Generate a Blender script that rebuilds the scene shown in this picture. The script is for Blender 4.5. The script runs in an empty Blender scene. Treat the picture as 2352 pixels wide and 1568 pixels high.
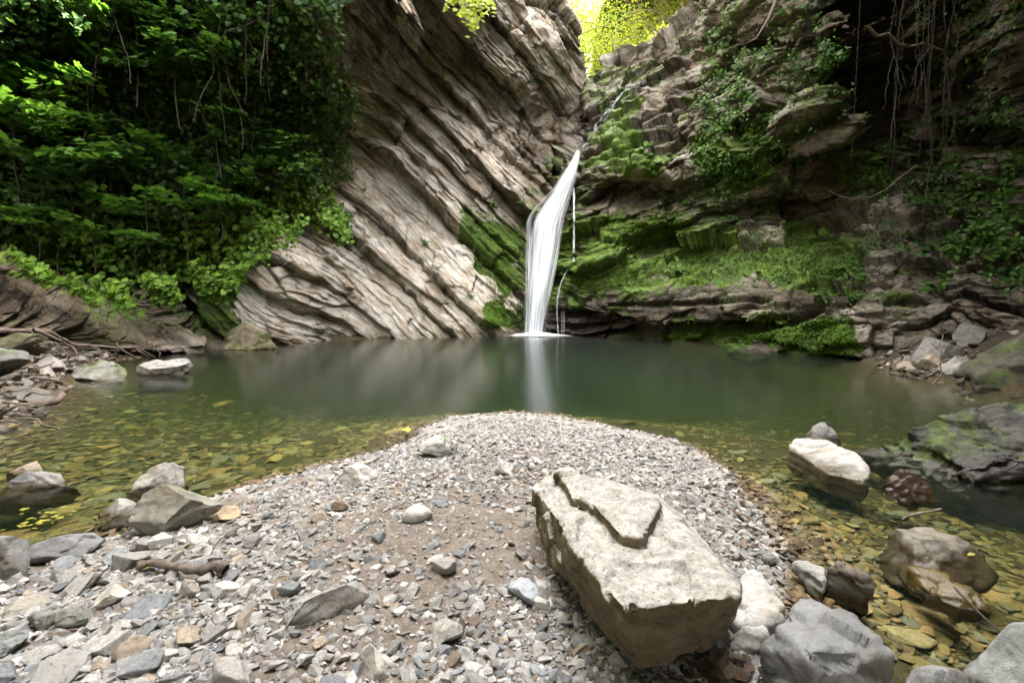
import bpy, bmesh, math, random
import numpy as np
from mathutils import Vector, Matrix

# ------------------------------------------------------------------ camera, sky, sun, exposure
S = bpy.context.scene
C = S.collection
CAM_H, PITCH, FPX = 1.05, math.radians(5.0), 1045.0          # 16 mm lens; FPX in units of a 2352 px wide picture
cam = bpy.data.cameras.new('camera'); cam.lens = 16.0; cam.sensor_width = 36.0; cam.clip_start = 0.05; cam.clip_end = 500
cam_o = bpy.data.objects.new('camera', cam); C.objects.link(cam_o)
cam_o.location = (0, 0, CAM_H); cam_o.rotation_euler = (math.pi / 2 - PITCH, 0, 0); S.camera = cam_o

SUN_TO = Vector((0.85, 0.12, 0.74)).normalized()              # from the scene towards the sun
SUN_EL = math.asin(SUN_TO.z); SUN_AZ = math.atan2(SUN_TO.x, SUN_TO.y)
W = bpy.data.worlds.new('World'); S.world = W; W.use_nodes = True
wn = W.node_tree.nodes; wl = W.node_tree.links; wn.clear()
wo = wn.new('ShaderNodeOutputWorld'); bg = wn.new('ShaderNodeBackground'); bg.inputs['Strength'].default_value = 0.13
sky = wn.new('ShaderNodeTexSky'); sky.sky_type = 'NISHITA'; sky.sun_disc = False
sky.sun_elevation = SUN_EL; sky.sun_rotation = SUN_AZ; sky.dust_density = 4.0; sky.ozone_density = 0.6
wtc = wn.new('ShaderNodeTexCoord'); wno = wn.new('ShaderNodeTexNoise'); wno.inputs['Scale'].default_value = 2.2; wno.inputs['Detail'].default_value = 6
wra = wn.new('ShaderNodeValToRGB'); wra.color_ramp.elements[0].position = 0.36; wra.color_ramp.elements[1].position = 0.6
wmx = wn.new('ShaderNodeMix'); wmx.data_type = 'RGBA'
wl.new(wtc.outputs['Generated'], wno.inputs['Vector']); wl.new(wno.outputs['Fac'], wra.inputs['Fac'])
wl.new(wra.outputs['Color'], wmx.inputs[0]); wl.new(sky.outputs['Color'], wmx.inputs[6]); wmx.inputs[7].default_value = (8.0, 7.6, 7.05, 1)
wdt = wn.new('ShaderNodeVectorMath'); wdt.operation = 'DOT_PRODUCT'; wl.new(wtc.outputs['Generated'], wdt.inputs[0]); wdt.inputs[1].default_value = Vector((0.12, -0.10, 1)).normalized()
wmr = wn.new('ShaderNodeMapRange'); wmr.interpolation_type = 'SMOOTHSTEP'; wl.new(wdt.outputs['Value'], wmr.inputs[0])     # bright lobe overhead and dimmed lower sky, added to make the light directional
for i, v in ((1, 0.55), (2, 0.98), (3, 0.30), (4, 2.0)): wmr.inputs[i].default_value = v
wsc = wn.new('ShaderNodeVectorMath'); wsc.operation = 'SCALE'; wl.new(wmx.outputs[2], wsc.inputs[0]); wl.new(wmr.outputs[0], wsc.inputs['Scale'])
wl.new(wsc.outputs[0], bg.inputs['Color']); wl.new(bg.outputs[0], wo.inputs[0])

sl = bpy.data.lights.new('sun', 'SUN'); sl.energy = 5.0; sl.angle = math.radians(0.5); sl.color = (1, 0.90, 0.74)
so = bpy.data.objects.new('sun', sl); C.objects.link(so); so.location = (20, 10, 30)
so.rotation_euler = (-SUN_TO).to_track_quat('-Z', 'Y').to_euler()

S.view_settings.view_transform = 'Standard'; S.view_settings.look = 'None'; S.view_settings.gamma = 1
S.view_settings.exposure = 3.8
S.render.engine = 'CYCLES'
cy = S.cycles; cy.max_bounces = 7; cy.diffuse_bounces = 2; cy.glossy_bounces = 3; cy.transmission_bounces = 4
cy.transparent_max_bounces = 14; cy.volume_bounces = 1; cy.use_denoising = True
cy.caustics_reflective = False; cy.caustics_refractive = False; cy.sample_clamp_indirect = 6

# ------------------------------------------------------------------ helpers: pixels to places, noise
rng = np.random.default_rng(7)
cp, sp = math.cos(PITCH), math.sin(PITCH)
def slope(py): return np.tan(np.arctan((784.0 - np.asarray(py, float)) / FPX) - PITCH)
def Pt(px, py, Y):
    px = np.asarray(px, float); py = np.asarray(py, float); Y = np.asarray(Y, float)
    cx = (px - 1176.0) / FPX; cy_ = (784.0 - py) / FPX
    k = Y / (cp + cy_ * sp)
    return np.stack([cx * k, Y + 0 * cx, CAM_H + (-sp + cy_ * cp) * k], -1)
def Yw(py, z=0.0): return (z - CAM_H) / slope(py)             # distance at which a picture row meets height z
def Gz(px, py, z=0.0): return Pt(px, py, Yw(py, z))
def proj(p):
    p = np.asarray(p, float); x, y, z = p[..., 0], p[..., 1], p[..., 2] - CAM_H
    d = y * cp - z * sp; u = y * sp + z * cp
    return 1176 + FPX * x / d, 784 - FPX * u / d

def h3(ix, iy, iz, seed):
    n = (ix.astype(np.int64) * 374761393 + iy.astype(np.int64) * 668265263 + iz.astype(np.int64) * 2147483647 + seed * 974634777) & 0xFFFFFFFF
    n = ((n ^ (n >> 13)) * 1274126177) & 0xFFFFFFFF
    n = ((n ^ (n >> 16)) * 2246822519) & 0xFFFFFFFF
    return ((n ^ (n >> 15)) & 0xFFFFFF) / float(0x1000000)
def vnoise(p, seed=0):
    i = np.floor(p).astype(np.int64); f = p - i; f = f * f * f * (f * (f * 6 - 15) + 10)
    r = 0
    for dx in (0, 1):
        for dy in (0, 1):
            for dz in (0, 1):
                w = (f[..., 0] if dx else 1 - f[..., 0]) * (f[..., 1] if dy else 1 - f[..., 1]) * (f[..., 2] if dz else 1 - f[..., 2])
                r = r + w * h3(i[..., 0] + dx, i[..., 1] + dy, i[..., 2] + dz, seed)
    return r * 2 - 1
def fbm(p, f=1.0, o=4, seed=0, g=0.5):
    a, s, r = 1.0, 0.0, 0
    for k in range(o):
        r = r + a * vnoise(p * f, seed + k * 17); s += a; a *= g; f *= 2.03
    return r / s
def ridged(p, f=1.0, o=4, seed=0):
    a, s, r = 1.0, 0.0, 0
    for k in range(o):
        r = r + a * (1 - 2 * np.abs(vnoise(p * f, seed + k * 13))); s += a; a *= 0.5; f *= 2.1
    return r / s
def blocks(p, n, d, T, L, seed, tilt=0.8, crack=0.05, wob=0.25):
    """jointed rock: flat-faced blocks, each shifted and tilted a little; returns offset, tone, crack."""
    n = np.asarray(n, float); n = n / np.linalg.norm(n); d = np.asarray(d, float); w = np.cross(n, d); w /= np.linalg.norm(w)
    q = np.stack([p @ d / L, p @ w / L, p @ n / T], -1); q = q + wob * np.stack([vnoise(q * 0.8 + 7.3 * k, seed + k) for k in range(3)], -1)
    b = np.floor(q - 0.5).astype(np.int64); F1 = np.full(q.shape[:-1], 9.0); F2 = F1.copy(); off = F1 * 0; tone = F1 * 0
    for k in range(8):
        c = b + np.array([k & 1, k >> 1 & 1, k >> 2 & 1]); cx, cy2, cz = c[..., 0], c[..., 1], c[..., 2]
        e = q - (c + 0.5 + 0.75 * (np.stack([h3(cx, cy2, cz, seed + 11 + a) for a in range(3)], -1) - 0.5)); D = (e * e).sum(-1); m = D < F1
        hh = [h3(cx, cy2, cz, seed + 21 + a) for a in range(4)]; v = (hh[0] - 0.5) + tilt * sum((hh[a + 1] - 0.5) * e[..., a] for a in range(3))
        F2 = np.where(m, F1, np.minimum(F2, D)); F1 = np.where(m, D, F1); off = np.where(m, v, off); tone = np.where(m, hh[3], tone)
    g = np.exp(-((np.sqrt(F2) - np.sqrt(F1)) / 0.05) ** 2); return off - crack * g, tone, g
def sstep(a, b, x):
    t = np.clip((x - a) / (b - a), 0, 1); return t * t * (3 - 2 * t)
def poly_sd(px, py, poly):                                     # > 0 inside
    poly = np.asarray(poly, float); d = np.full(np.shape(px), 1e9); ins = np.zeros(np.shape(px), bool)
    n = len(poly)
    for i in range(n):
        ax, ay = poly[i]; bx, by = poly[(i + 1) % n]
        ex, ey = bx - ax, by - ay; L = ex * ex + ey * ey + 1e-12
        t = np.clip(((px - ax) * ex + (py - ay) * ey) / L, 0, 1)
        d = np.minimum(d, (px - ax - t * ex) ** 2 + (py - ay - t * ey) ** 2)
        c = ((ay > py) != (by > py)) & (px < ex * (py - ay) / (ey if abs(ey) > 1e-12 else 1e-12) + ax)
        ins ^= c
    d = np.sqrt(d); return np.where(ins, d, -d)
def rand_in(poly, n):
    poly = np.asarray(poly, float); lo, hi = poly.min(0), poly.max(0); out = np.zeros((0, 2))
    while len(out) < n:
        q = rng.uniform(lo, hi, (n * 2, 2)); out = np.concatenate([out, q[poly_sd(q[:, 0], q[:, 1], poly) > 0]])
    return out[:n]
def rbf(pts, c=70.0):
    pts = np.asarray(pts, float); X = pts[:, :2]; n = len(pts)
    A = np.sqrt(((X[:, None] - X[None]) ** 2).sum(-1) + c * c)
    M = np.zeros((n + 1, n + 1)); M[:n, :n] = A; M[:n, n] = 1; M[n, :n] = 1
    w = np.linalg.solve(M, np.append(pts[:, 2], 0))
    def f(px, py):
        r = np.full(np.shape(px), w[n])
        for k in range(n): r = r + w[k] * np.sqrt((px - X[k, 0]) ** 2 + (py - X[k, 1]) ** 2 + c * c)
        return r
    return f

# ------------------------------------------------------------------ helpers: meshes and objects
def mesh_np(name, V, F, attrs=None, smooth=True, mats=None, fmat=None):
    """F: list of int arrays (n,k)."""
    me = bpy.data.meshes.new(name); V = np.asarray(V, np.float32); F = [np.asarray(f, np.int32) for f in F if len(f)]
    me.vertices.add(len(V)); me.vertices.foreach_set('co', V.ravel())
    tot = np.concatenate([np.full(len(f), f.shape[1], np.int32) for f in F]); idx = np.concatenate([f.ravel() for f in F])
    me.loops.add(len(idx)); me.loops.foreach_set('vertex_index', idx)
    me.polygons.add(len(tot)); st = np.zeros(len(tot), np.int32); st[1:] = np.cumsum(tot)[:-1]
    me.polygons.foreach_set('loop_start', st); me.polygons.foreach_set('loop_total', tot)
    me.polygons.foreach_set('use_smooth', np.full(len(tot), smooth))
    for k, a in (attrs or {}).items():
        a = np.asarray(a, np.float32)
        if a.ndim == 1: at = me.attributes.new(k, 'FLOAT', 'POINT'); at.data.foreach_set('value', a)
        else:
            at = me.attributes.new(k, 'FLOAT_COLOR', 'POINT'); b = np.ones((len(a), 4), np.float32); b[:, :3] = a
            at.data.foreach_set('color', b.ravel())
    for m in (mats or []): me.materials.append(m)
    if fmat is not None: me.polygons.foreach_set('material_index', np.asarray(fmat, np.int32))
    me.update(calc_edges=True); me.validate(); return me
def link(name, me, parent=None, loc=(0, 0, 0)):
    o = bpy.data.objects.new(name, me); C.objects.link(o); o.location = loc
    if parent is not None: o.parent = parent
    return o
def tag(o, label, cat, group=None, kind=None):
    o['label'] = label; o['category'] = cat
    if group: o['group'] = group
    if kind: o['kind'] = kind
    return o
def setting(o, kind='structure', label=None):
    o['kind'] = kind
    if label: o['label'] = label
    return o
def empty(name, loc=(0, 0, 0)):
    o = bpy.data.objects.new(name, None); C.objects.link(o); o.location = loc; o.empty_display_size = 0.1; return o
def rebase(V, origin): return np.asarray(V) - np.asarray(origin)
def grid_faces(r, c):
    i = np.arange((r - 1) * (c - 1)); a = i // (c - 1) * c + i % (c - 1)
    return np.stack([a, a + c, a + c + 1, a + 1], 1)
def tubes(paths, sides=5):
    """paths: list of (pts (n,3), radii (n,)) -> V, F"""
    VV, FF, base = [], [], 0
    for pts, rad in paths:
        pts = np.asarray(pts, float); n = len(pts); rad = np.broadcast_to(rad, n)
        t = np.gradient(pts, axis=0); t /= np.linalg.norm(t, axis=1)[:, None] + 1e-9
        ref = np.array([0.31, 0.2, 0.93]) if abs(t[0, 2]) < 0.9 else np.array([1.0, 0.1, 0])
        a = np.cross(t, ref); a /= np.linalg.norm(a, axis=1)[:, None] + 1e-9; b = np.cross(t, a)
        th = np.arange(sides) * 2 * math.pi / sides
        ring = pts[:, None] + rad[:, None, None] * (np.cos(th)[None, :, None] * a[:, None] + np.sin(th)[None, :, None] * b[:, None])
        VV.append(ring.reshape(-1, 3))
        i = np.arange(n - 1)[:, None] * sides; j = np.arange(sides)[None]; k = (j + 1) % sides
        q = np.stack([i + j, i + k, i + sides + k, i + sides + j], -1).reshape(-1, 4) + base
        FF.append(q); base += n * sides
    return np.concatenate(VV), np.concatenate(FF)
def wiggle(a, b, n=14, amp=0.1, sag=0.0, seed=0, f=1.5):
    a = np.asarray(a, float); b = np.asarray(b, float); t = np.linspace(0, 1, n)[:, None]
    p = a + (b - a) * t; L = np.linalg.norm(b - a)
    q = np.stack([t[:, 0] * f * 2 + seed * 3.7, np.full(n, seed * 1.3), np.zeros(n)], -1)
    off = np.stack([vnoise(q + k * 9.1, seed) + 0.4 * vnoise(q * 2.7 + k * 5.1, seed + 5) for k in range(3)], -1)
    w = np.sin(np.clip(t, 0, 1) * math.pi * 0.85) ** 0.7
    p = p + off * amp * w; p[:, 2] -= (sag * 4 * t * (1 - t))[:, 0]; return p

# ------------------------------------------------------------------ materials
def M(name):
    m = bpy.data.materials.new(name); m.use_nodes = True; nt = m.node_tree; nt.nodes.clear()
    return m, nt.nodes, nt.links
def N(nodes, t, **kw):
    n = nodes.new(t)
    for k, v in kw.items():
        if hasattr(n, k) and k not in n.inputs: setattr(n, k, v)
        else: n.inputs[k].default_value = v
    return n
def ramp(nodes, cols, interp='LINEAR'):
    n = nodes.new('ShaderNodeValToRGB'); e = n.color_ramp.elements; n.color_ramp.interpolation = interp
    while len(e) < len(cols): e.new(0.5)
    for k, (p, c) in enumerate(cols): e[k].position = p; e[k].color = (*c, 1)
    return n
def mixc(nodes, links, fac, a, b, blend='MIX'):
    n = nodes.new('ShaderNodeMix'); n.data_type = 'RGBA'; n.blend_type = blend
    for i, v in ((0, fac), (6, a), (7, b)):
        if isinstance(v, bpy.types.NodeSocket): links.new(v, n.inputs[i])
        elif i == 0: n.inputs[0].default_value = v
        else: n.inputs[i].default_value = (*v, 1)
    return n.outputs[2]
def math_(nodes, links, op, a, b=0.5, clamp=False):
    n = nodes.new('ShaderNodeMath'); n.operation = op; n.use_clamp = clamp
    for i, v in ((0, a), (1, b)):
        if isinstance(v, bpy.types.NodeSocket): links.new(v, n.inputs[i])
        else: n.inputs[i].default_value = v
    return n.outputs[0]
def attr(nodes, name): return N(nodes, 'ShaderNodeAttribute', attribute_name=name)
def noise(nodes, links, scale, detail=5, rough=0.6, vec=None, dist=0.0):
    n = nodes.new('ShaderNodeTexNoise'); n.inputs['Scale'].default_value = scale; n.inputs['Detail'].default_value = detail
    n.inputs['Roughness'].default_value = rough; n.inputs['Distortion'].default_value = dist
    if vec is not None: links.new(vec, n.inputs['Vector'])
    return n.outputs['Fac']
def bump(nodes, links, h, strength, dist=0.02, nrm=None):
    b = nodes.new('ShaderNodeBump'); b.inputs['Strength'].default_value = strength; b.inputs['Distance'].default_value = dist
    links.new(h, b.inputs['Height'])
    if nrm is not None: links.new(nrm, b.inputs['Normal'])
    return b.outputs[0]
def finish(m, nodes, links, col, rough=0.85, nrm=None, spec=0.3):
    p = nodes.new('ShaderNodeBsdfPrincipled'); o = nodes.new('ShaderNodeOutputMaterial')
    if isinstance(col, bpy.types.NodeSocket): links.new(col, p.inputs['Base Color'])
    else: p.inputs['Base Color'].default_value = (*col, 1)
    if isinstance(rough, bpy.types.NodeSocket): links.new(rough, p.inputs['Roughness'])
    else: p.inputs['Roughness'].default_value = rough
    p.inputs['Specular IOR Level'].default_value = spec
    if nrm is not None: links.new(nrm, p.inputs['Normal'])
    links.new(p.outputs[0], o.inputs[0]); return m

def rock_material(name, cols, ang, stretch, mosscols, wetdark=0.35):
    """bedded rock: attributes tone (bed colour), moss, wet."""
    m, n, l = M(name)
    tc = n.new('ShaderNodeTexCoord'); mp0 = n.new('ShaderNodeMapping'); mp0.inputs['Rotation'].default_value = (0, ang, 0)
    mp = n.new('ShaderNodeMapping'); mp.inputs['Scale'].default_value = stretch
    l.new(tc.outputs['Object'], mp0.inputs['Vector']); l.new(mp0.outputs[0], mp.inputs['Vector'])
    wv_ = n.new('ShaderNodeTexNoise'); wv_.inputs['Scale'].default_value = 1.5; wv_.inputs['Detail'].default_value = 4; l.new(mp.outputs[0], wv_.inputs['Vector'])
    wa = n.new('ShaderNodeVectorMath'); wa.operation = 'MULTIPLY_ADD'; l.new(wv_.outputs['Color'], wa.inputs[0]); wa.inputs[1].default_value = (0.35, 0.35, 0.35); l.new(mp.outputs[0], wa.inputs[2])
    cr_ = n.new('ShaderNodeTexVoronoi'); cr_.feature = 'DISTANCE_TO_EDGE'; cr_.inputs['Scale'].default_value = 2.6; l.new(wa.outputs[0], cr_.inputs['Vector'])
    crk = ramp(n, [(0.0, (0, 0, 0)), (0.035, (1, 1, 1))]); l.new(cr_.outputs['Distance'], crk.inputs['Fac'])
    n1 = noise(n, l, 3.0, 8, 0.65, mp.outputs[0], 0.3); n2 = noise(n, l, 16, 5, 0.6, mp.outputs[0]); n3 = noise(n, l, 2.0, 4, 0.6, tc.outputs['Object'])
    n4 = noise(n, l, 60, 3, 0.6, tc.outputs['Object'])
    t = attr(n, 'tone').outputs['Fac']
    v = math_(n, l, 'MULTIPLY', t, 0.55); v = math_(n, l, 'ADD', v, math_(n, l, 'MULTIPLY', n1, 0.95)); v = math_(n, l, 'ADD', v, math_(n, l, 'MULTIPLY', n2, 0.55))
    v = math_(n, l, 'SUBTRACT', v, 0.52)
    r = ramp(n, cols); l.new(v, r.inputs['Fac']); col = r.outputs['Color']
    col = mixc(n, l, 0.25, col, crk.outputs['Color'], 'MULTIPLY'); st = ramp(n, [(0.42, (1, 1, 1)), (0.64, (0.60, 0.49, 0.38))]); l.new(n3, st.inputs['Fac']); col = mixc(n, l, 0.75, col, st.outputs['Color'], 'MULTIPLY')
    wet = attr(n, 'wet').outputs['Fac']
    col = mixc(n, l, wet, col, mixc(n, l, 1.0, col, (wetdark, wetdark * 0.9, wetdark * 0.75), 'MULTIPLY'))
    mo = attr(n, 'moss').outputs['Fac']; mn = math_(n, l, 'SUBTRACT', n2, 0.5); mn2 = math_(n, l, 'MULTIPLY', math_(n, l, 'SUBTRACT', noise(n, l, 5, 6, 0.7, tc.outputs['Object']), 0.5), 1.6)
    mf = math_(n, l, 'ADD', mo, math_(n, l, 'ADD', mn, mn2)); rr = ramp(n, [(0.42, (0, 0, 0)), (0.62, (1, 1, 1))]); l.new(mf, rr.inputs['Fac'])
    mr = ramp(n, mosscols); l.new(noise(n, l, 2.6, 7, 0.7, tc.outputs['Object'], 0.4), mr.inputs['Fac'])
    mfac = math_(n, l, 'MULTIPLY', rr.outputs['Color'], math_(n, l, 'MULTIPLY', mo, 3.0, True))
    col = mixc(n, l, mfac, col, mr.outputs['Color'])
    rg = math_(n, l, 'SUBTRACT', 0.85, math_(n, l, 'MULTIPLY', wet, 0.5))
    b0 = bump(n, l, crk.outputs['Color'], 0.45, 0.025); b1 = bump(n, l, n1, 0.8, 0.08, b0); b2 = bump(n, l, n2, 0.8, 0.03, b1); b3 = bump(n, l, n4, 0.5, 0.012, b2)
    return finish(m, n, l, col, rg, b3)

MOSS = [(0.30, (0.045, 0.036, 0.014)), (0.42, (0.050, 0.070, 0.016)), (0.52, (0.075, 0.125, 0.020)), (0.62, (0.10, 0.16, 0.025)), (0.72, (0.17, 0.18, 0.022))]
mat_cliff = rock_material('bedded cliff rock', [(0.06, (0.07, 0.061, 0.051)), (0.26, (0.225, 0.195, 0.158)), (0.42, (0.40, 0.36, 0.30)), (0.58, (0.54, 0.50, 0.44)), (0.8, (0.68, 0.66, 0.615))], math.radians(-45), (0.22, 0.6, 2.0), MOSS)
mat_moss = rock_material('mossy cliff rock', [(0.1, (0.025, 0.021, 0.016)), (0.35, (0.088, 0.076, 0.060)), (0.6, (0.21, 0.188, 0.155)), (0.85, (0.42, 0.39, 0.345))], 0.1, (0.6, 0.8, 1.6), MOSS)
mat_ledge = rock_material('dark ledge rock', [(0.1, (0.03, 0.024, 0.018)), (0.35, (0.09, 0.072, 0.052)), (0.6, (0.17, 0.145, 0.11)), (0.85, (0.30, 0.265, 0.215))], math.radians(-26), (0.3, 0.8, 3.0), MOSS)

def stone_material(name, base=None, wet=False, moss=0.0, spread=0.35, bumpk=0.5, top=None, scale=1.0):
    m, n, l = M(name); tc = n.new('ShaderNodeTexCoord'); oi = n.new('ShaderNodeObjectInfo')
    if base is None: col = oi.outputs['Color']
    else:
        rg = n.new('ShaderNodeRGB'); rg.outputs[0].default_value = (*base, 1); col = rg.outputs[0]
    vec = n.new('ShaderNodeVectorMath'); vec.operation = 'ADD'; l.new(tc.outputs['Object'], vec.inputs[0])
    cx = n.new('ShaderNodeCombineXYZ'); l.new(math_(n, l, 'MULTIPLY', oi.outputs['Random'], 50.0), cx.inputs[0]); l.new(cx.outputs[0], vec.inputs[1])
    n1 = noise(n, l, 5 * scale, 7, 0.65, vec.outputs[0], 0.5); n2 = noise(n, l, 40 * scale, 4, 0.65, vec.outputs[0]); n3 = noise(n, l, 1.8 * scale, 5, 0.6, vec.outputs[0], 1.0)
    r = ramp(n, [(0.28, (1 - spread * 1.5,) * 3), (0.5, (1, 1, 1)), (0.72, (1 + spread * 0.8,) * 3)]); l.new(n1, r.inputs['Fac'])
    col = mixc(n, l, 1.0, col, r.outputs['Color'], 'MULTIPLY')
    r2 = ramp(n, [(0.30, (0.55, 0.5, 0.45)), (0.46, (1, 1, 1))]); l.new(n2, r2.inputs['Fac']); col = mixc(n, l, 0.7, col, r2.outputs['Color'], 'MULTIPLY')
    r3 = ramp(n, [(0.5, (1, 1, 1)), (0.68, (0.74, 0.64, 0.5))]); l.new(n3, r3.inputs['Fac']); col = mixc(n, l, 0.8, col, r3.outputs['Color'], 'MULTIPLY')
    geo = n.new('ShaderNodeNewGeometry'); sx = n.new('ShaderNodeSeparateXYZ'); l.new(geo.outputs['Normal'], sx.inputs[0])
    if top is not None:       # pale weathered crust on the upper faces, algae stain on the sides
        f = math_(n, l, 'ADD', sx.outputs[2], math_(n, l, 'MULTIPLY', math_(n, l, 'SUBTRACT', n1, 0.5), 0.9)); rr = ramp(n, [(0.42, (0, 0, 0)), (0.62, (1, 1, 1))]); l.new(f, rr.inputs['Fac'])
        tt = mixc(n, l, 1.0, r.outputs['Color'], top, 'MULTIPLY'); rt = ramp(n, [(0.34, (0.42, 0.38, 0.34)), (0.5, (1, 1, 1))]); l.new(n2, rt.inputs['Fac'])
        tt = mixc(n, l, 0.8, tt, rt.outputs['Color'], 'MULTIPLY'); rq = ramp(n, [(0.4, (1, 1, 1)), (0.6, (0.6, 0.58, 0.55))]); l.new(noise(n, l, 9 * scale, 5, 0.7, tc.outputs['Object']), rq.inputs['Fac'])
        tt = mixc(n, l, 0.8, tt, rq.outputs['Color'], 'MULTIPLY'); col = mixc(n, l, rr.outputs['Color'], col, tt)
    if moss > 0:
        f = math_(n, l, 'ADD', n3, math_(n, l, 'MULTIPLY', n2, 0.35)); rr = ramp(n, [(0.78 - 0.3 * moss, (0, 0, 0)), (0.9 - 0.3 * moss, (1, 1, 1))]); l.new(f, rr.inputs['Fac'])
        mr = ramp(n, MOSS); l.new(n1, mr.inputs['Fac']); col = mixc(n, l, math_(n, l, 'MULTIPLY', rr.outputs['Color'], 0.62), col, mr.outputs['Color'])
    # damp tide mark: stones are darker and glossier just above the water line
    sz = n.new('ShaderNodeSeparateXYZ'); l.new(geo.outputs['Position'], sz.inputs[0])
    w = n.new('ShaderNodeMapRange'); w.inputs[1].default_value = 0.012; w.inputs[2].default_value = 0.045; w.inputs[3].default_value = 1; w.inputs[4].default_value = 0
    l.new(math_(n, l, 'ADD', sz.outputs[2], math_(n, l, 'MULTIPLY', math_(n, l, 'SUBTRACT', n1, 0.5), 0.06)), w.inputs[0])
    wf = w.outputs[0] if not wet else math_(n, l, 'MAXIMUM', w.outputs[0], 0.85)
    col = mixc(n, l, wf, col, mixc(n, l, 1.0, col, (0.30, 0.25, 0.16), 'MULTIPLY'))
    rough = math_(n, l, 'SUBTRACT', 0.82, math_(n, l, 'MULTIPLY', wf, 0.55))
    b1 = bump(n, l, n1, bumpk, 0.03 / scale); b2 = bump(n, l, n2, bumpk, 0.008 / scale, b1)
    return finish(m, n, l, col, rough, b2, 0.35)

mat_stone = stone_material('river stone', None, bumpk=0.35, scale=1.6)
mat_boulder = stone_material('boulder stone', None, bumpk=0.6, scale=2.0)
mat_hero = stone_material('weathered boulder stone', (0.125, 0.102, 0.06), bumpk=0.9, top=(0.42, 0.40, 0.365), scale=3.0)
mat_mossboulder = stone_material('mossy boulder stone', None, bumpk=0.9, moss=0.42, scale=2.0)
mat_wetstone = stone_material('wet stone', None, wet=True, bumpk=0.5, scale=2.0)

def gravel_material():
    m, n, l = M('gravel'); tc = n.new('ShaderNodeTexCoord'); a = attr(n, 'col').outputs['Color']
    n1 = noise(n, l, 35, 5, 0.65, tc.outputs['Object']); r = ramp(n, [(0.3, (0.55, 0.52, 0.48)), (0.55, (1, 1, 1)), (0.75, (1.25, 1.25, 1.25))]); l.new(n1, r.inputs['Fac'])
    col = mixc(n, l, 1.0, a, r.outputs['Color'], 'MULTIPLY')
    return finish(m, n, l, col, 0.85, bump(n, l, n1, 0.3, 0.01))
mat_gravel = gravel_material()
def bed_material():
    m, n, l = M('algae covered bed stones'); tc = n.new('ShaderNodeTexCoord'); oi = n.new('ShaderNodeObjectInfo'); a = attr(n, 'col').outputs['Color']
    n1 = noise(n, l, 14, 5, 0.65, tc.outputs['Object']); r = ramp(n, [(0.3, (0.5, 0.5, 0.45)), (0.55, (1, 1, 1)), (0.75, (1.3, 1.3, 1.2))]); l.new(n1, r.inputs['Fac'])
    col = mixc(n, l, 1.0, mixc(n, l, 1.0, a, oi.outputs['Color'], 'MULTIPLY'), r.outputs['Color'], 'MULTIPLY')
    return finish(m, n, l, col, 0.7, bump(n, l, n1, 0.3, 0.01))
mat_bed = bed_material()

def ground_material():
    m, n, l = M('gravel ground'); tc = n.new('ShaderNodeTexCoord')
    soil = attr(n, 'soil').outputs['Fac']; bed = attr(n, 'bed').outputs['Fac']; bank = attr(n, 'bank').outputs['Fac']
    vo = n.new('ShaderNodeTexVoronoi'); vo.inputs['Scale'].default_value = 42; vo.feature = 'F1'; l.new(tc.outputs['Object'], vo.inputs['Vector'])
    vc = n.new('ShaderNodeSeparateColor'); l.new(vo.outputs['Color'], vc.inputs[0])
    vo2 = n.new('ShaderNodeTexVoronoi'); vo2.inputs['Scale'].default_value = 110; l.new(tc.outputs['Object'], vo2.inputs['Vector'])
    vc2 = n.new('ShaderNodeSeparateColor'); l.new(vo2.outputs['Color'], vc2.inputs[0])
    peb = ramp(n, [(0.0, (0.08, 0.07, 0.06)), (0.3, (0.18, 0.16, 0.14)), (0.7, (0.29, 0.27, 0.245)), (1, (0.42, 0.40, 0.375))]); l.new(math_(n, l, 'ADD', math_(n, l, 'MULTIPLY', vc.outputs[0], 0.5), math_(n, l, 'MULTIPLY', vc2.outputs[0], 0.5)), peb.inputs['Fac'])
    so_ = ramp(n, [(0.3, (0.085, 0.068, 0.053)), (0.7, (0.21, 0.175, 0.145))]); l.new(noise(n, l, 30, 6, 0.7, tc.outputs['Object']), so_.inputs['Fac'])
    f = math_(n, l, 'ADD', soil, math_(n, l, 'MULTIPLY', math_(n, l, 'SUBTRACT', noise(n, l, 9, 6, 0.7, tc.outputs['Object']), 0.5), 1.4)); rr = ramp(n, [(0.4, (0, 0, 0)), (0.6, (1, 1, 1))]); l.new(f, rr.inputs['Fac'])
    col = mixc(n, l, rr.outputs['Color'], peb.outputs['Color'], so_.outputs['Color'])
    be = ramp(n, [(0.2, (0.03, 0.024, 0.010)), (0.6, (0.075, 0.058, 0.022)), (0.9, (0.13, 0.10, 0.04))]); l.new(math_(n, l, 'ADD', math_(n, l, 'MULTIPLY', vc.outputs[0], 0.4), math_(n, l, 'MULTIPLY', noise(n, l, 7, 5, 0.6, tc.outputs['Object']), 0.6)), be.inputs['Fac'])
    col = mixc(n, l, bed, col, be.outputs['Color'])
    ba = ramp(n, [(0.3, (0.018, 0.013, 0.009)), (0.7, (0.06, 0.045, 0.03))]); l.new(noise(n, l, 6, 6, 0.7, tc.outputs['Object']), ba.inputs['Fac'])
    col = mixc(n, l, bank, col, ba.outputs['Color'])
    hgt = math_(n, l, 'ADD', math_(n, l, 'MULTIPLY', vo.outputs['Distance'], -0.8), math_(n, l, 'MULTIPLY', vo2.outputs['Distance'], -0.3))
    return finish(m, n, l, col, 0.9, bump(n, l, hgt, 0.7, 0.012))
mat_ground = ground_material()

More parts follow.
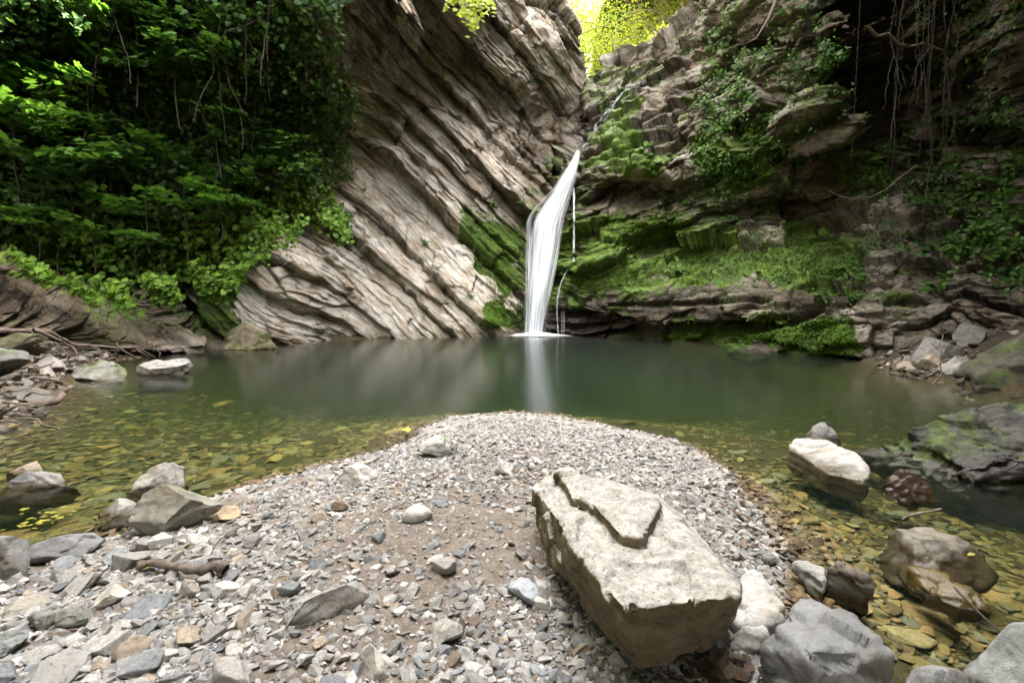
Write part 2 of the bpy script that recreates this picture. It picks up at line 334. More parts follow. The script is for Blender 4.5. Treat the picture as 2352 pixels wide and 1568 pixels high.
def leaf_material(name, c0, c1, trans=0.35, gloss=0.25, tcol=None):
    m, n, l = M(name); v = attr(n, 'var').outputs['Fac']; oi = n.new('ShaderNodeObjectInfo')
    r = ramp(n, [(0.0, c0), (1.0, c1)]); l.new(v, r.inputs['Fac']); col = r.outputs['Color']
    hs = n.new('ShaderNodeHueSaturation'); l.new(col, hs.inputs['Color']); l.new(math_(n, l, 'ADD', 0.8, math_(n, l, 'MULTIPLY', oi.outputs['Random'], 0.4)), hs.inputs['Value']); col = hs.outputs[0]
    p = n.new('ShaderNodeBsdfPrincipled'); l.new(col, p.inputs['Base Color']); p.inputs['Roughness'].default_value = 0.55; p.inputs['Specular IOR Level'].default_value = gloss
    t = n.new('ShaderNodeBsdfTranslucent'); l.new(mixc(n, l, 1.0, col, tcol or (1.5, 1.5, 0.6), 'MULTIPLY'), t.inputs['Color'])
    mx = n.new('ShaderNodeMixShader'); mx.inputs[0].default_value = trans; l.new(p.outputs[0], mx.inputs[1]); l.new(t.outputs[0], mx.inputs[2])
    o = n.new('ShaderNodeOutputMaterial'); l.new(mx.outputs[0], o.inputs[0]); return m
mat_ivy = leaf_material('ivy leaf', (0.030, 0.075, 0.012), (0.17, 0.29, 0.035))
mat_maple = leaf_material('sapling leaf', (0.026, 0.078, 0.022), (0.11, 0.23, 0.055))
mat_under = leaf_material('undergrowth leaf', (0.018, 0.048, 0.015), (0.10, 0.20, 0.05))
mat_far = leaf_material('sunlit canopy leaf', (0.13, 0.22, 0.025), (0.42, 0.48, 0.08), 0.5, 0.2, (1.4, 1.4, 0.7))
mat_plant = leaf_material('rock plant leaf', (0.025, 0.075, 0.016), (0.10, 0.20, 0.035))
mat_tuft = leaf_material('moss tuft', (0.025, 0.060, 0.008), (0.12, 0.21, 0.022), 0.25, 0.05)
mat_dry = leaf_material('dry leaf', (0.045, 0.028, 0.017), (0.13, 0.085, 0.05), 0.15)
mat_yellow = leaf_material('yellow leaf', (0.22, 0.22, 0.03), (0.42, 0.40, 0.07), 0.2)

def wood_material(name, a, b, scale=18):
    m, n, l = M(name); tc = n.new('ShaderNodeTexCoord'); n1 = noise(n, l, scale, 7, 0.7, tc.outputs['Object'], 0.6)
    r = ramp(n, [(0.3, a), (0.7, b)]); l.new(n1, r.inputs['Fac']); return finish(m, n, l, r.outputs['Color'], 0.85, bump(n, l, n1, 0.7, 0.01))
mat_bark = wood_material('bark', (0.035, 0.026, 0.018), (0.12, 0.095, 0.07))
mat_twig = wood_material('dry twig', (0.07, 0.055, 0.04), (0.22, 0.19, 0.15))
mat_root = wood_material('thin root', (0.022, 0.018, 0.014), (0.085, 0.072, 0.058))
mat_drift = wood_material('driftwood', (0.05, 0.038, 0.03), (0.22, 0.175, 0.145), 30)
mat_paletrunk = wood_material('pale trunk', (0.22, 0.18, 0.12), (0.42, 0.36, 0.26))

# ------------------------------------------------------------------ the ground: one sheet
BAR = [Gz(px, py, 0.0)[:2] for px, py in [(-900, 1520), (-200, 1345), (60, 1275), (200, 1232), (330, 1192), (500, 1142), (620, 1107), (760, 1067), (870, 1032), (950, 987), (1040, 960), (1180, 950), (1320, 966), (1450, 985), (1560, 1010), (1640, 1060), (1700, 1120), (1760, 1180), (1800, 1230), (1825, 1280), (1790, 1330), (1790, 1400), (1850, 1500), (1950, 1600)]]
BAR += [np.array(q) for q in ((1.5, 0.4), (2.2, -6), (-6, -6))]
LAND_L = [(-4.4, 2.0), (-4.3, 3.4), (-5.2, 5.0), (-6.5, 7.0), (-7.2, 8.4), (-7.4, 10.2), (-7.0, 11.5), (-60, 16), (-60, -60), (-9, -60), (-7, -4)]
LAND_R = [(6.5, 8.6), (5.75, 6.9), (5.6, 6.0), (5.9, 5.2), (6.0, 3.4), (5.4, 1.6), (5.8, -2), (8, -60), (60, -60), (60, 12), (6.8, 9.6)]
BACK = [(-7, 11.6), (-4, 12.8), (0, 14.4), (3, 14.2), (6.5, 9.2), (60, 10), (90, 90), (-90, 90), (-60, 14)]
def ground_z(x, y):
    sb = poly_sd(x, y, BAR); sL = poly_sd(x, y, LAND_L); sR = poly_sd(x, y, LAND_R); sK = poly_sd(x, y, BACK)
    p = np.stack([x, y, 0 * x], -1)
    n1 = fbm(p, 1.1, 4, 3); n2 = fbm(p, 6, 3, 8); sb = sb + (0.20 * fbm(p, 1.7, 3, 31) + 0.09 * fbm(p, 6.5, 3, 33)) * sstep(1.5, 0.2, np.abs(sb))
    wob = 0.12 * n1 + 0.04 * n2
    b = np.where(sb > 0, 0.15 * (1 - np.exp(-(sb + 0.0) * 1.3)) + 0.02 * n1 * sstep(0, 0.5, sb), 0)
    out = np.maximum(np.maximum(-sb, 0) * 0, np.minimum(np.minimum(-sb, -sL), np.minimum(-sR, -sK)))   # metres from the nearest land
    deep = np.clip((y - 4.0) * 0.125, 0, 0.95) * sstep(0.2, 2.5, out) * sstep(7.5, 3.0, np.abs(x - 0.8))
    w = -(np.minimum(0.40 * np.maximum(out, 0), 0.22 + 0.03 * np.maximum(out, 0)) + deep) + 0.035 * n1 * sstep(0, .6, out)
    z = np.where(out > 0, w, 0) + b
    bank = np.maximum(np.maximum(sL, sR), sK)
    bk = np.where(bank > 0, 0.04 + 0.38 * np.minimum(bank, 4) + 0.06 * bank * n1, 0)
    bk = np.where(sK > 0, np.maximum(bk, np.clip((sK - 2) * 0.9, 0, 9) + np.clip(sK - 12, 0, 40) * 0.35), bk)
    z = z + np.where(bank > 0, bk, 0) + 0.012 * n2
    return z, sb, bank, out
def axis(lo, hi, step, far):
    a = np.arange(lo, hi + 1e-6, step); g = []; s = step
    while (g[-1] if g else 0) < far: s *= 1.28; g.append((g[-1] if g else 0) + s)
    g = np.array(g); return np.concatenate([(lo - g)[::-1], a, hi + g])
gx = axis(-6.5, 6.5, 0.035, 90); gy = axis(0.3, 9.0, 0.03, 90)
GX, GY = np.meshgrid(gx, gy)
GZ, SB, BANK, OUT = ground_z(GX, GY)
qx, qy = proj(np.stack([GX, np.maximum(GY, 0.3), GZ], -1))
soil = 0.35 * sstep(1000, 1120, qy) + 0.45 * sstep(-160, 100, poly_sd(qx, qy, [(1100, 1000), (1250, 1010), (1240, 1150), (1260, 1250), (1160, 1330), (1060, 1420), (950, 1640), (560, 1640), (600, 1480), (760, 1330), (900, 1220), (1000, 1120)])) * 1.0 + 0.15
fr_ = sstep(0.10, -0.02, SB) * (SB > -0.2)
bedm = sstep(0.06, -0.08, SB)
ground = setting(link('ground', mesh_np('ground', np.stack([GX, GY, GZ], -1).reshape(-1, 3), [grid_faces(*GX.shape)], {'soil': soil.ravel(), 'bed': bedm.ravel(), 'bank': sstep(-0.1, 0.15, BANK).ravel()}, mats=[mat_ground])), label='gravel bar, pebbled pool bed and dark banks')
def gz(x, y):
    return ground_z(np.atleast_1d(np.asarray(x, float)), np.atleast_1d(np.asarray(y, float)))[0]

# ------------------------------------------------------------------ the water
def water_material():
    m, n, l = M('pool water'); tc = n.new('ShaderNodeTexCoord')
    mp = n.new('ShaderNodeMapping'); mp.inputs['Scale'].default_value = (1.3, 3.0, 1); l.new(tc.outputs['Object'], mp.inputs['Vector'])
    nb = noise(n, l, 1.2, 3, 0.5, mp.outputs[0]); bp = bump(n, l, nb, 0.05, 0.05)
    fr = n.new('ShaderNodeFresnel'); fr.inputs['IOR'].default_value = 1.33
    tr = n.new('ShaderNodeBsdfTransparent'); gl = n.new('ShaderNodeBsdfGlossy'); gl.inputs['Roughness'].default_value = 0.17
    l.new(bp, gl.inputs['Normal'])
    mx = n.new('ShaderNodeMixShader'); l.new(fr.outputs[0], mx.inputs[0]); l.new(tr.outputs[0], mx.inputs[1]); l.new(gl.outputs[0], mx.inputs[2])
    va = n.new('ShaderNodeVolumeAbsorption'); va.inputs['Color'].default_value = (0.42, 0.54, 0.20, 1); va.inputs['Density'].default_value = 1.05
    vs = n.new('ShaderNodeVolumeScatter'); vs.inputs['Color'].default_value = (0.40, 0.74, 0.58, 1); vs.inputs['Density'].default_value = 0.045
    ad = n.new('ShaderNodeAddShader'); l.new(va.outputs[0], ad.inputs[0]); l.new(vs.outputs[0], ad.inputs[1])
    o = n.new('ShaderNodeOutputMaterial'); l.new(mx.outputs[0], o.inputs['Surface']); l.new(ad.outputs[0], o.inputs['Volume']); return m
mat_water = water_material()
wv = [(-12, -2, -4), (12, -2, -4), (12, 17, -4), (-12, 17, -4), (-12, -2, 0), (12, -2, 0), (12, 17, 0), (-12, 17, 0)]
water = setting(link('water', mesh_np('water', wv, [[(0, 3, 2, 1), (4, 5, 6, 7), (0, 1, 5, 4), (1, 2, 6, 5), (2, 3, 7, 6), (3, 0, 4, 7)]], smooth=False, mats=[mat_water])), label='still green pool with a smooth surface')

# ------------------------------------------------------------------ the cliffs
def strata(p, n, d, seed, tmin, tmax, L, lay, blk, edge, warp=0.25, wf=0.35):
    """bedded rock: out-of-face offset and bed tone; n bed normal, d direction along the beds."""
    r = np.random.default_rng(seed); n = np.asarray(n, float); d = np.asarray(d, float)
    s = p @ n + warp * fbm(p, wf, 3, seed) + 0.12 * tmax * fbm(p, 2.2, 3, seed + 3)
    b = np.cumsum(r.uniform(tmin, tmax, 900) * np.where(r.random(900) < 0.25, 1.6, 0.8)); b -= b[450]
    i = np.clip(np.searchsorted(b, s) - 1, 0, 898); t = np.clip((s - b[i]) / (b[i + 1] - b[i]), 0, 1)
    lr = r.random(900)[i] - 0.5; tone = r.random(900)[i]
    u = (p @ d) / L + 40 * r.random(900)[i] + 0.35 * fbm(p, 1.3, 2, seed + 9); cell = np.floor(u).astype(np.int64); fu = u - cell
    cr = h3(cell, i.astype(np.int64), cell * 0, seed) - 0.5; ct = h3(cell, i.astype(np.int64), cell * 0 + 5, seed)
    e = np.abs(2 * t - 1) ** 7 + 0.5 * np.abs(2 * fu - 1) ** 16
    return lay * lr + blk * cr - edge * e - 0.9 * lay * (t - 0.5), 0.6 * tone + 0.4 * ct, e
class Cliff:
    """a rock face over a grid of sight lines, each vertex at its own distance, carved into beds along the normal."""
    def __init__(s, pxs, pys, wrap, depth, disp):
        PX, PY = pxs, np.repeat(np.asarray(pys)[:, None], pxs.shape[1], 1); s.PX, s.PY = PX, PY
        Y = np.maximum(depth(PX, PY), 1.5) + wrap
        P = Pt(PX, PY, Y); ex = np.maximum(P[..., 2] - (15.5 - 4.0 * sstep(700, 850, PX) * sstep(1500, 1350, PX)), 0); P[..., 2] -= 0.95 * ex; P[..., 1] += 0.7 * ex; s.N = s.normals(P); off, s.a = disp(P, PX, PY); s.P = P + s.N * off[..., None]; s.N = s.normals(s.P)
    @staticmethod
    def normals(P):
        n = np.cross(np.gradient(P, axis=1), np.gradient(P, axis=0)); n /= np.linalg.norm(n, axis=-1)[..., None] + 1e-12
        flip = (n * (P - np.array([0, 0, CAM_H]))).sum(-1) > 0; n[flip] *= -1; return n
    def at(s, px, py, blur=0):
        px = np.atleast_1d(np.asarray(px, float)); py = np.atleast_1d(np.asarray(py, float))
        r = np.clip(np.searchsorted(s.PY[:, 0], py), 0, len(s.PY) - 1); c = np.array([s.c0 + np.argmin(np.abs(s.PX[a, s.c0:s.ncol] - b)) for a, b in zip(r, px)], int)
        return s.P[r, c], s.N[r, c]
    def build(s, name, mat, label):
        r, c = s.PX.shape
        return setting(link(name, mesh_np(name, s.P.reshape(-1, 3), [grid_faces(r, c)], {k: v.ravel() for k, v in s.a.items()}, mats=[mat])), label=label)
def soft(px, py, poly, w=40, q=None): return sstep(-w, w, poly_sd(px, py, poly) + (0 if q is None else q))

rows = np.concatenate([np.arange(-2700, -620, 70), np.arange(-620, -30, 12), np.arange(-30, 815, 1.9), np.arange(815, 960, 6)])
# --- the layered cliff left of the fall
def Rb(py): return np.interp(py, [-620, -100, 0, 50, 150, 200, 290, 330, 400, 500, 600, 700, 960], [1285, 1295, 1303, 1322, 1338, 1348, 1352, 1352, 1345, 1340, 1335, 1330, 1330])
pA = [(520, 797, 10.6), (650, 790, 11.3), (800, 778, 12.7), (1000, 775, 13.3), (1130, 772, 13.9), (1210, 771, 14.6), (1330, 771, 15.2),
      (620, 640, 11.2), (700, 500, 12.4), (900, 600, 13.6), (900, 500, 14.3), (1100, 600, 14.4), (1180, 600, 14.8), (1100, 500, 14.9), (1200, 480, 15.3), (1330, 560, 15.8),
      (780, 300, 13.2), (1000, 300, 15.3), (1150, 390, 14.9), (1250, 400, 15.8), (1240, 320, 16.2), (1330, 330, 16.8), (1345, 400, 16.4),
      (740, 100, 10.8), (880, 60, 11.6), (900, 180, 14.0), (900, -70, 10.2), (1010, -60, 12.6), (820, -60, 9.6), (1050, 100, 14.9), (1170, 100, 15.3), (1260, 100, 15.8), (1330, 160, 16.6), (1300, 0, 16.4),
      (800, -200, 9.4), (1000, -200, 12.6), (1290, -200, 16.4), (1000, -600, 13.5), (1290, -600, 17), (700, -600, 9.6),
      (460, 690, 10.9), (420, 640, 10.9), (300, 600, 9.9), (0, 600, 8.6), (300, 300, 10.2), (0, 300, 8.8), (300, 0, 9.8), (0, 0, 7.9), (-400, 0, 6.8), (-400, 400, 7), (-400, 800, 6.5), (0, 850, 8.6), (400, 850, 10.4), (0, -500, 7.1), (-700, 300, 6), (0, -2400, 5.2), (-600, -2400, 4.2), (400, -2400, 6.6), (900, -2400, 12.5), (1290, -2400, 17), (300, -500, 8.2), (600, -500, 8.8), (550, 450, 10.9), (500, 200, 10.3)]  # points far above the frame lean forward, shaped to shade the left bank
dA = rbf(pA)
MOSS_A = [[(1090, 480), (1215, 500), (1212, 660), (1150, 690), (1085, 610), (1075, 540)], [(1120, 690), (1215, 690), (1215, 765), (1100, 745)], [(510, 690), (560, 740), (640, 790), (500, 800)], [(1260, 370), (1300, 360), (1290, 400), (1255, 420)], [(480, 600), (540, 640), (530, 800), (430, 790)]]
def dispA(P, px, py):
    nb = np.array([0.70, -0.20, 0.70]); nb /= np.linalg.norm(nb); db = np.array([0.70, 0.0, -0.70])
    rec = soft(px, py, [(1095, 190), (1180, 210), (1340, 250), (1352, 360), (1260, 440), (1190, 400), (1120, 350)], 25)
    a1, t1, e1 = strata(P, nb, db, 11, 0.35, 0.95, 3.2, 0.36, 0.24, 0.10, 0.10); k1, q1, g1 = blocks(P, nb, db, 0.45, 2.2, 301, 0.7, 0.05, 0.15); k2, q2, g2 = blocks(P, nb, db, 0.15, 1.0, 311, 0.9, 0.05, 0.12); k3, q3, g3 = blocks(P, nb, db, 0.06, 0.42, 321, 0.9, 0.05, 0.12)
    a2, t2, e2 = strata(P, nb, db, 23, 0.10, 0.36, 0.9, 0.05, 0.14, 0.05, 0.25); rough = sstep(-0.15, 0.35, fbm(P, 0.7, 3, 90)); a2 = a2 * (0.25 + 0.9 * rough)
    a3, t3, e3 = strata(P, nb, db, 31, 0.03, 0.10, 0.4, 0.03, 0.03, 0.012, 0.25); a3 = a3 * (0.1 + sstep(-0.1, 0.4, fbm(P, 1.1, 3, 95)))
    low = soft(px, py, [(500, 640), (900, 640), (1000, 800), (500, 820)], 60)
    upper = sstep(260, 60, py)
    rk = 0.35 + 0.65 * sstep(-0.2, 0.3, fbm(P, 0.6, 3, 98)); o = a1 * (1 - 0.55 * low) * (1 + 0.4 * upper) + 0.24 * k1 * (1 - 0.4 * low) * (1 + 0.8 * upper) + 0.14 * k2 * rk + 0.06 * k3 * rk + 0.4 * a2 + 0.7 * a3 + 0.07 * fbm(P, 0.7, 3, 5) + 0.02 * fbm(P, 8, 4, 6) + 0.10 * upper * ridged(P, 1.6, 4, 44)
    o = o * (1 - 0.55 * rec) + rec * (-0.35 + 0.30 * ridged(P, 1.1, 4, 9))
    mossq = 75 * fbm(P, 1.3, 5, 77) - 8; mo = sum(soft(px, py, q, 22, mossq) for q in MOSS_A)
    o = o + np.clip(mo, 0, 1) * (0.10 * fbm(P, 3, 4, 12))
    o = o * np.where(px > 1215, sstep(1352, 1260, px) * 0.6 + 0.4, 1)
    tone = 0.3 * t1 + 0.2 * t2 + 0.25 * q1 + 0.2 * q2 + 0.15 * q3 - 0.15 * e1 - 0.3 * g1 - 0.2 * g2
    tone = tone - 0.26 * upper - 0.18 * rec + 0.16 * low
    wet = np.clip(soft(px, py, [(1200, 330), (1352, 300), (1340, 780), (1190, 780)], 20) * 0.8 + rec * 0.35, 0, 1) + sstep(0.35, 0.05, P[..., 2] + 0.1 * fbm(P, 3, 3, 4)) * 0.7
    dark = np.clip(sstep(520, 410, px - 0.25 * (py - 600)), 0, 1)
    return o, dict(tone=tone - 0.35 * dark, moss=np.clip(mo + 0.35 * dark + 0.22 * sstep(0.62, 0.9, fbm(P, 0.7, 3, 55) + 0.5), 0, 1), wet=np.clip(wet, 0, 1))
u0 = np.concatenate([np.arange(-760, 440, 14), np.arange(440, 700, 3.0)]); nf = 330
PXA = np.stack([np.concatenate([u0, np.linspace(700, Rb(y), nf), Rb(y) - np.linspace(2, 30, 14)]) for y in rows])
wrapA = np.concatenate([np.zeros(len(u0) + nf), np.linspace(0.1, 7, 14)])[None]
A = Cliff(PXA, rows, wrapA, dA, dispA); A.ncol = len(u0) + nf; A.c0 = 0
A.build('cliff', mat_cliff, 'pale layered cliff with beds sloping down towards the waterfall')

# --- the mossy cliff right of the fall
def Lb(py): return np.interp(py, [-620, -150, 0, 50, 95, 115, 150, 200, 300, 345, 400, 480, 600, 700, 960], [1640, 1622, 1608, 1560, 1525, 1440, 1388, 1352, 1342, 1320, 1290, 1262, 1240, 1222, 1215])
pB = [(1215, 776, 14.9), (1300, 776, 14.0), (1500, 782, 12.7), (1650, 791, 11.4), (1745, 806, 10.2), (1860, 820, 9.2), (1990, 832, 8.4), (2100, 800, 8.0), (2300, 800, 7.2), (1990, 950, 8.4), (1300, 950, 14), (1650, 950, 11.4), (2300, 950, 7.2),
      (1215, 600, 14.9), (1300, 600, 14.4), (1360, 600, 13.5), (1500, 690, 12.3), (1650, 690, 11.1), (1800, 680, 9.9), (1500, 600, 13.2), (1650, 600, 12.2), (1800, 600, 10.9), (1950, 600, 9.6), (2100, 650, 8.6), (2300, 660, 7.6),
      (1262, 480, 15.0), (1400, 500, 14.2), (1550, 470, 13.3), (1500, 520, 13.8), (1700, 500, 12.6), (1850, 490, 11.7), (2000, 500, 10.2), (2200, 500, 9.0), (2400, 500, 7.6),
      (1440, 395, 13.5), (1350, 400, 14.3), (1560, 400, 13.2), (1700, 410, 12.2), (1820, 340, 10.3), (1900, 300, 9.9), (2000, 400, 11.2), (2000, 250, 11.6), (2100, 300, 10.8), (2350, 350, 8.2),
      (1342, 300, 15.6), (1420, 260, 15.5), (1400, 180, 16.6), (1500, 180, 15.9), (1525, 100, 16.3), (1600, 250, 13.6), (1680, 180, 12.6), (1850, 150, 10.1), (1940, 130, 9.6), (2010, 100, 11.2), (2120, 120, 10.2), (2250, 100, 8.6), (2352, 100, 7.6),
      (1610, 0, 16.0), (1700, 0, 13.0), (1850, 0, 10.2), (2000, 0, 10.2), (2250, 0, 8.2), (1640, -300, 16), (1900, -300, 10), (2200, -300, 8), (1640, -620, 17), (2000, -620, 11), (2500, -620, 7),
      (2700, 300, 6.2), (2700, 700, 5.8), (2700, 0, 6.0), (3100, 300, 5.2), (3100, 800, 5.0), (3100, -500, 5.2), (3100, -2400, 4.2), (2500, -2400, 5.2), (2000, -2400, 8.0), (1650, -2400, 15)]  # unseen top pulled forward as an overhang to keep the right wall dark
dB = rbf(pB, 50)
MOSS_B = [[(1320, 490), (1500, 485), (1620, 520), (1700, 545), (1840, 520), (1960, 560), (2000, 640), (1900, 660), (1700, 650), (1500, 660), (1330, 670)], [(1480, 745), (1730, 755), (1735, 790), (1560, 782)],
          [(1750, 730), (1960, 740), (1990, 815), (1800, 800), (1730, 775)], [(1350, 330), (1430, 230), (1470, 250), (1440, 330), (1390, 380)], [(1340, 350), (1500, 340), (1540, 380), (1400, 400)], [(1255, 560), (1330, 500), (1320, 690), (1250, 720)], [(1600, 330), (1780, 300), (1800, 420), (1640, 420)], [(1900, 330), (2040, 330), (2040, 450), (1920, 440)]]
BARE_B = [[(1700, 545), (1810, 535), (1805, 575), (1700, 570)], [(1470, 560), (1520, 560), (1530, 600), (1480, 610)]]
def dispB(P, px, py):
    nb = np.array([-0.10, -0.15, 0.98]); db = np.array([0.85, -0.5, 0.05]); P2 = P.copy(); P2[..., 2] += 0.35 * np.sin(P[..., 0] * 0.55 + 0.6)
    a1, t1, e1 = strata(P2, nb, db, 41, 0.35, 0.9, 1.8, 0.24, 0.24, 0.10, 0.35); k1, q1, g1 = blocks(P2, nb, db, 0.75, 1.4, 401, 1.1); k2, q2, g2 = blocks(P2, nb, db, 0.26, 0.6, 411, 1.0); k3, q3, g3 = blocks(P2, nb, db, 0.08, 0.18, 421, 1.0)
    a2, t2, e2 = strata(P2, nb, db, 47, 0.08, 0.30, 0.6, 0.09, 0.16, 0.06, 0.35); a2 = a2 * (0.2 + sstep(-0.2, 0.35, fbm(P, 0.8, 3, 92)))
    a3, t3, e3 = strata(P2, nb, db, 53, 0.03, 0.08, 0.3, 0.03, 0.03, 0.012, 0.3); a3 = a3 * sstep(-0.1, 0.4, fbm(P, 1.1, 3, 96))
    o = a1 * (0.3 + sstep(-0.3, 0.3, fbm(P, 0.5, 3, 97))) + 0.55 * k1 + 0.17 * k2 + 0.04 * k3 + 0.5 * a2 + 0.6 * a3 + 0.16 * fbm(P, 0.8, 4, 15) + 0.09 * ridged(P, 1.7, 5, 17) + 0.05 * fbm(P, 7, 4, 16)
    # cave under the arch, overhang pocket, undercut foot and the long rounded ledge
    cave = soft(px, py, [(1345, 470), (1380, 420), (1440, 396), (1510, 412), (1545, 440), (1470, 478)], 14); o = o - 1.1 * cave
    pocket = soft(px, py, [(1800, 318), (1850, 285), (1925, 262), (1915, 290), (1850, 330)], 8); o = o - 0.45 * pocket
    dark = soft(px, py, [(1960, -40), (2075, -40), (2060, 180), (2040, 330), (1960, 330), (1945, 200)], 16); o = o - 1.5 * dark
    sl = soft(px, py, [(2150, 300), (2400, 270), (2400, 350), (2180, 350)], 12); o = o - 0.8 * sl
    und = soft(px, py, [(1270, 706), (1340, 712), (1500, 738), (1740, 742), (1900, 700), (1900, 728), (1740, 762), (1560, 755), (1480, 770), (1340, 775), (1270, 775)], 9); o = o - 0.55 * und
    led = soft(px, py, [(1380, 668), (1780, 668), (1990, 670), (1990, 700), (1780, 700), (1650, 733), (1480, 728), (1370, 705)], 9); lump = 0.16 * np.maximum(vnoise(P * np.array([1.7, 1.7, 0.3]), 91), -0.4)
    o = np.where(led > 0, o * (1 - 0.6 * led) + led * (0.16 + lump), o)
    gap = soft(px, py, [(1400, 697), (1600, 697), (1780, 690), (1780, 698), (1600, 705), (1400, 703)], 4); o = o - 0.18 * gap
    foot = sstep(0.28, 0.0, P[..., 2]); o = o + 0.12 * foot
    q = 60 * fbm(P, 1.5, 5, 79); mo = np.clip(sum(soft(px, py, g, 26, q) for g in MOSS_B) - sum(soft(px, py, g, 8) for g in BARE_B), 0, 1)
    lumps = 0.14 * np.abs(fbm(P, 1.9, 4, 61)) + 0.05 * np.abs(fbm(P, 7, 3, 62)); o = o + mo * lumps
    stepb = soft(px, py, BARE_B[0], 3); o = o + 0.30 * stepb
    o = o * (sstep(1205, 1330, px - 0.0 * py) * 0.7 + 0.3)
    tone = 0.2 * t1 + 0.15 * t2 + 0.35 * q1 + 0.25 * q2 + 0.15 * q3 - 0.15 * e1 - 0.25 * g1 - 0.2 * g2 + 0.25 * stepb
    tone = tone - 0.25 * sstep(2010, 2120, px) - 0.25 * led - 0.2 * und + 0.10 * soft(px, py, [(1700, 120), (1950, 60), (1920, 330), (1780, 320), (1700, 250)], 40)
    amb = 0.48 * sstep(0.35, 0.7, fbm(P, 0.6, 3, 66) + 0.5)
    wet = soft(px, py, [(1225, 330), (1400, 200), (1500, 150), (1480, 220), (1400, 330), (1345, 420), (1345, 780), (1200, 780)], 22) * 0.9 + 0.8 * sstep(0.22, 0.02, P[..., 2] + 0.08 * fbm(P, 3, 3, 4)) + 0.5 * und
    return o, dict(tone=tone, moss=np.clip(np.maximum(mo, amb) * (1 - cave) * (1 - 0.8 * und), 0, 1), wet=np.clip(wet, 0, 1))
nfb = 470; uB1 = np.arange(2380, 3200, 14)
PXB = np.stack([np.concatenate([Lb(y) + np.linspace(30, 2, 12), np.linspace(Lb(y), 2366, nfb), uB1]) for y in rows])
wrapB = np.concatenate([np.linspace(6, 0.1, 12), np.zeros(nfb + len(uB1))])[None]
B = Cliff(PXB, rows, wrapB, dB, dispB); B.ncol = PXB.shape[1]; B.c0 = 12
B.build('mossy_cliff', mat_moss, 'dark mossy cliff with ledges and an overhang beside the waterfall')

# --- low bedded ledges at the foot of the wooded bank
def make_ledge(name, top, dep, base_dy, seed, label, bulge=0.6, mosspoly=None):
    tx = np.array([t[0] for t in top], float); ty = np.array([t[1] for t in top], float); td = np.array(dep, float)
    pxs = np.arange(tx[0], tx[-1], 2.2); n_r = 170; v = np.linspace(0, 1, n_r)
    vv = np.where(v < 0.25, (v / 0.25 - 1) * 60, (v - 0.25) / 0.75)   # first rows run back over the top
    PY = np.zeros((n_r, len(pxs))); Y = np.zeros_like(PY)
    for k, x in enumerate(pxs):
        yt = np.interp(x, tx, ty); yb = max(np.interp(x, [tx[0], tx[-1]], base_dy), yt + 6); d = np.interp(x, tx, td)
        back = np.clip(-vv, 0, 60) / 60
        PY[:, k] = np.where(vv < 0, yt + 14 * back, yt + (yb - yt) * np.clip(vv, 0, 1)); Y[:, k] = np.where(vv < 0, d + 2.2 * back, d - bulge * np.sin(np.clip(vv, 0, 1) * 1.9))
    PX = np.repeat(pxs[None], n_r, 0); P = Pt(PX, PY, Y); Nn = Cliff.normals(P)
    nb = np.array([0.42, -0.30, 0.86]); nb /= np.linalg.norm(nb); db = np.array([0.88, 0.1, -0.46])
    a1, t1, e1 = strata(P, nb, db, seed, 0.14, 0.34, 1.6, 0.26, 0.10, 0.09, 0.15); a2, t2, e2 = strata(P, nb, db, seed + 1, 0.025, 0.07, 0.5, 0.05, 0.05, 0.02, 0.1)
    k1, q1, g1 = blocks(P, nb, db, 0.16, 0.7, 500 + seed); k2, q2, g2 = blocks(P, nb, db, 0.06, 0.25, 520 + seed); o = 0.6 * a1 + 0.5 * a2 + 0.14 * k1 + 0.05 * k2 + 0.05 * fbm(P, 1.5, 4, seed) + 0.02 * fbm(P, 12, 3, seed)
    P = P + Nn * o[..., None]
    mo = np.clip(0.40 * sstep(0.35, 0.7, fbm(P, 1.6, 4, seed + 7) + 0.45) + 0.22 * sstep(0.55, 0.2, v)[:, None], 0, 1)
    return setting(link(name, mesh_np(name, P.reshape(-1, 3), [grid_faces(*PX.shape)], dict(tone=(0.5 * t1 + 0.5 * t2 - 0.3 * e1).ravel(), moss=mo.ravel(), wet=(0.25 + 0 * mo).ravel()), mats=[mat_ledge])), label=label)
make_ledge('bedrock_ledge', [(-420, 470), (0, 588), (120, 640), (250, 690), (400, 748), (470, 782)], [5.9, 7.5, 8.2, 8.9, 9.9, 10.3], (830, 803), 71, 'dark sloping bedrock ledge under the ivy bank', 0.8)
make_ledge('bedrock_ledge', [(200, 615), (270, 622), (340, 650), (400, 690), (470, 760), (520, 796)], [9.2, 9.5, 9.8, 10.1, 10.5, 10.6], (800, 812), 83, 'smaller broken bedrock ledge beside the dark hollow', 0.35)

# --- unseen walls added beside and behind the camera to shade the near end
def side_wall(x0, seed, sgn, label):
    t = np.linspace(0, 1, 90); z = np.linspace(-1, 16, 60); T, Z = np.meshgrid(t, z)
    P = np.stack([x0 + sgn * (-0.06 * Z + 0.8 * np.sin(T * 5)), 5.5 - 26 * T, Z], -1); o = 0.7 * fbm(P, 0.35, 4, seed) + 0.3 * ridged(P, 0.9, 4, seed)
    P[..., 0] -= sgn * o
    setting(link('shade_wall', mesh_np('shade_wall', P.reshape(-1, 3), [grid_faces(60, 90)], dict(tone=0.4 + 0.3 * o.ravel(), moss=0.4 + 0 * o.ravel(), wet=0 * o.ravel()), mats=[mat_moss])), label=label)
side_wall(8.6, 5, 1, 'unseen mossy wall on the right downstream, added for shade')
side_wall(-9.2, 9, -1, 'unseen mossy wall on the left downstream, added for shade')
#@@NEXT

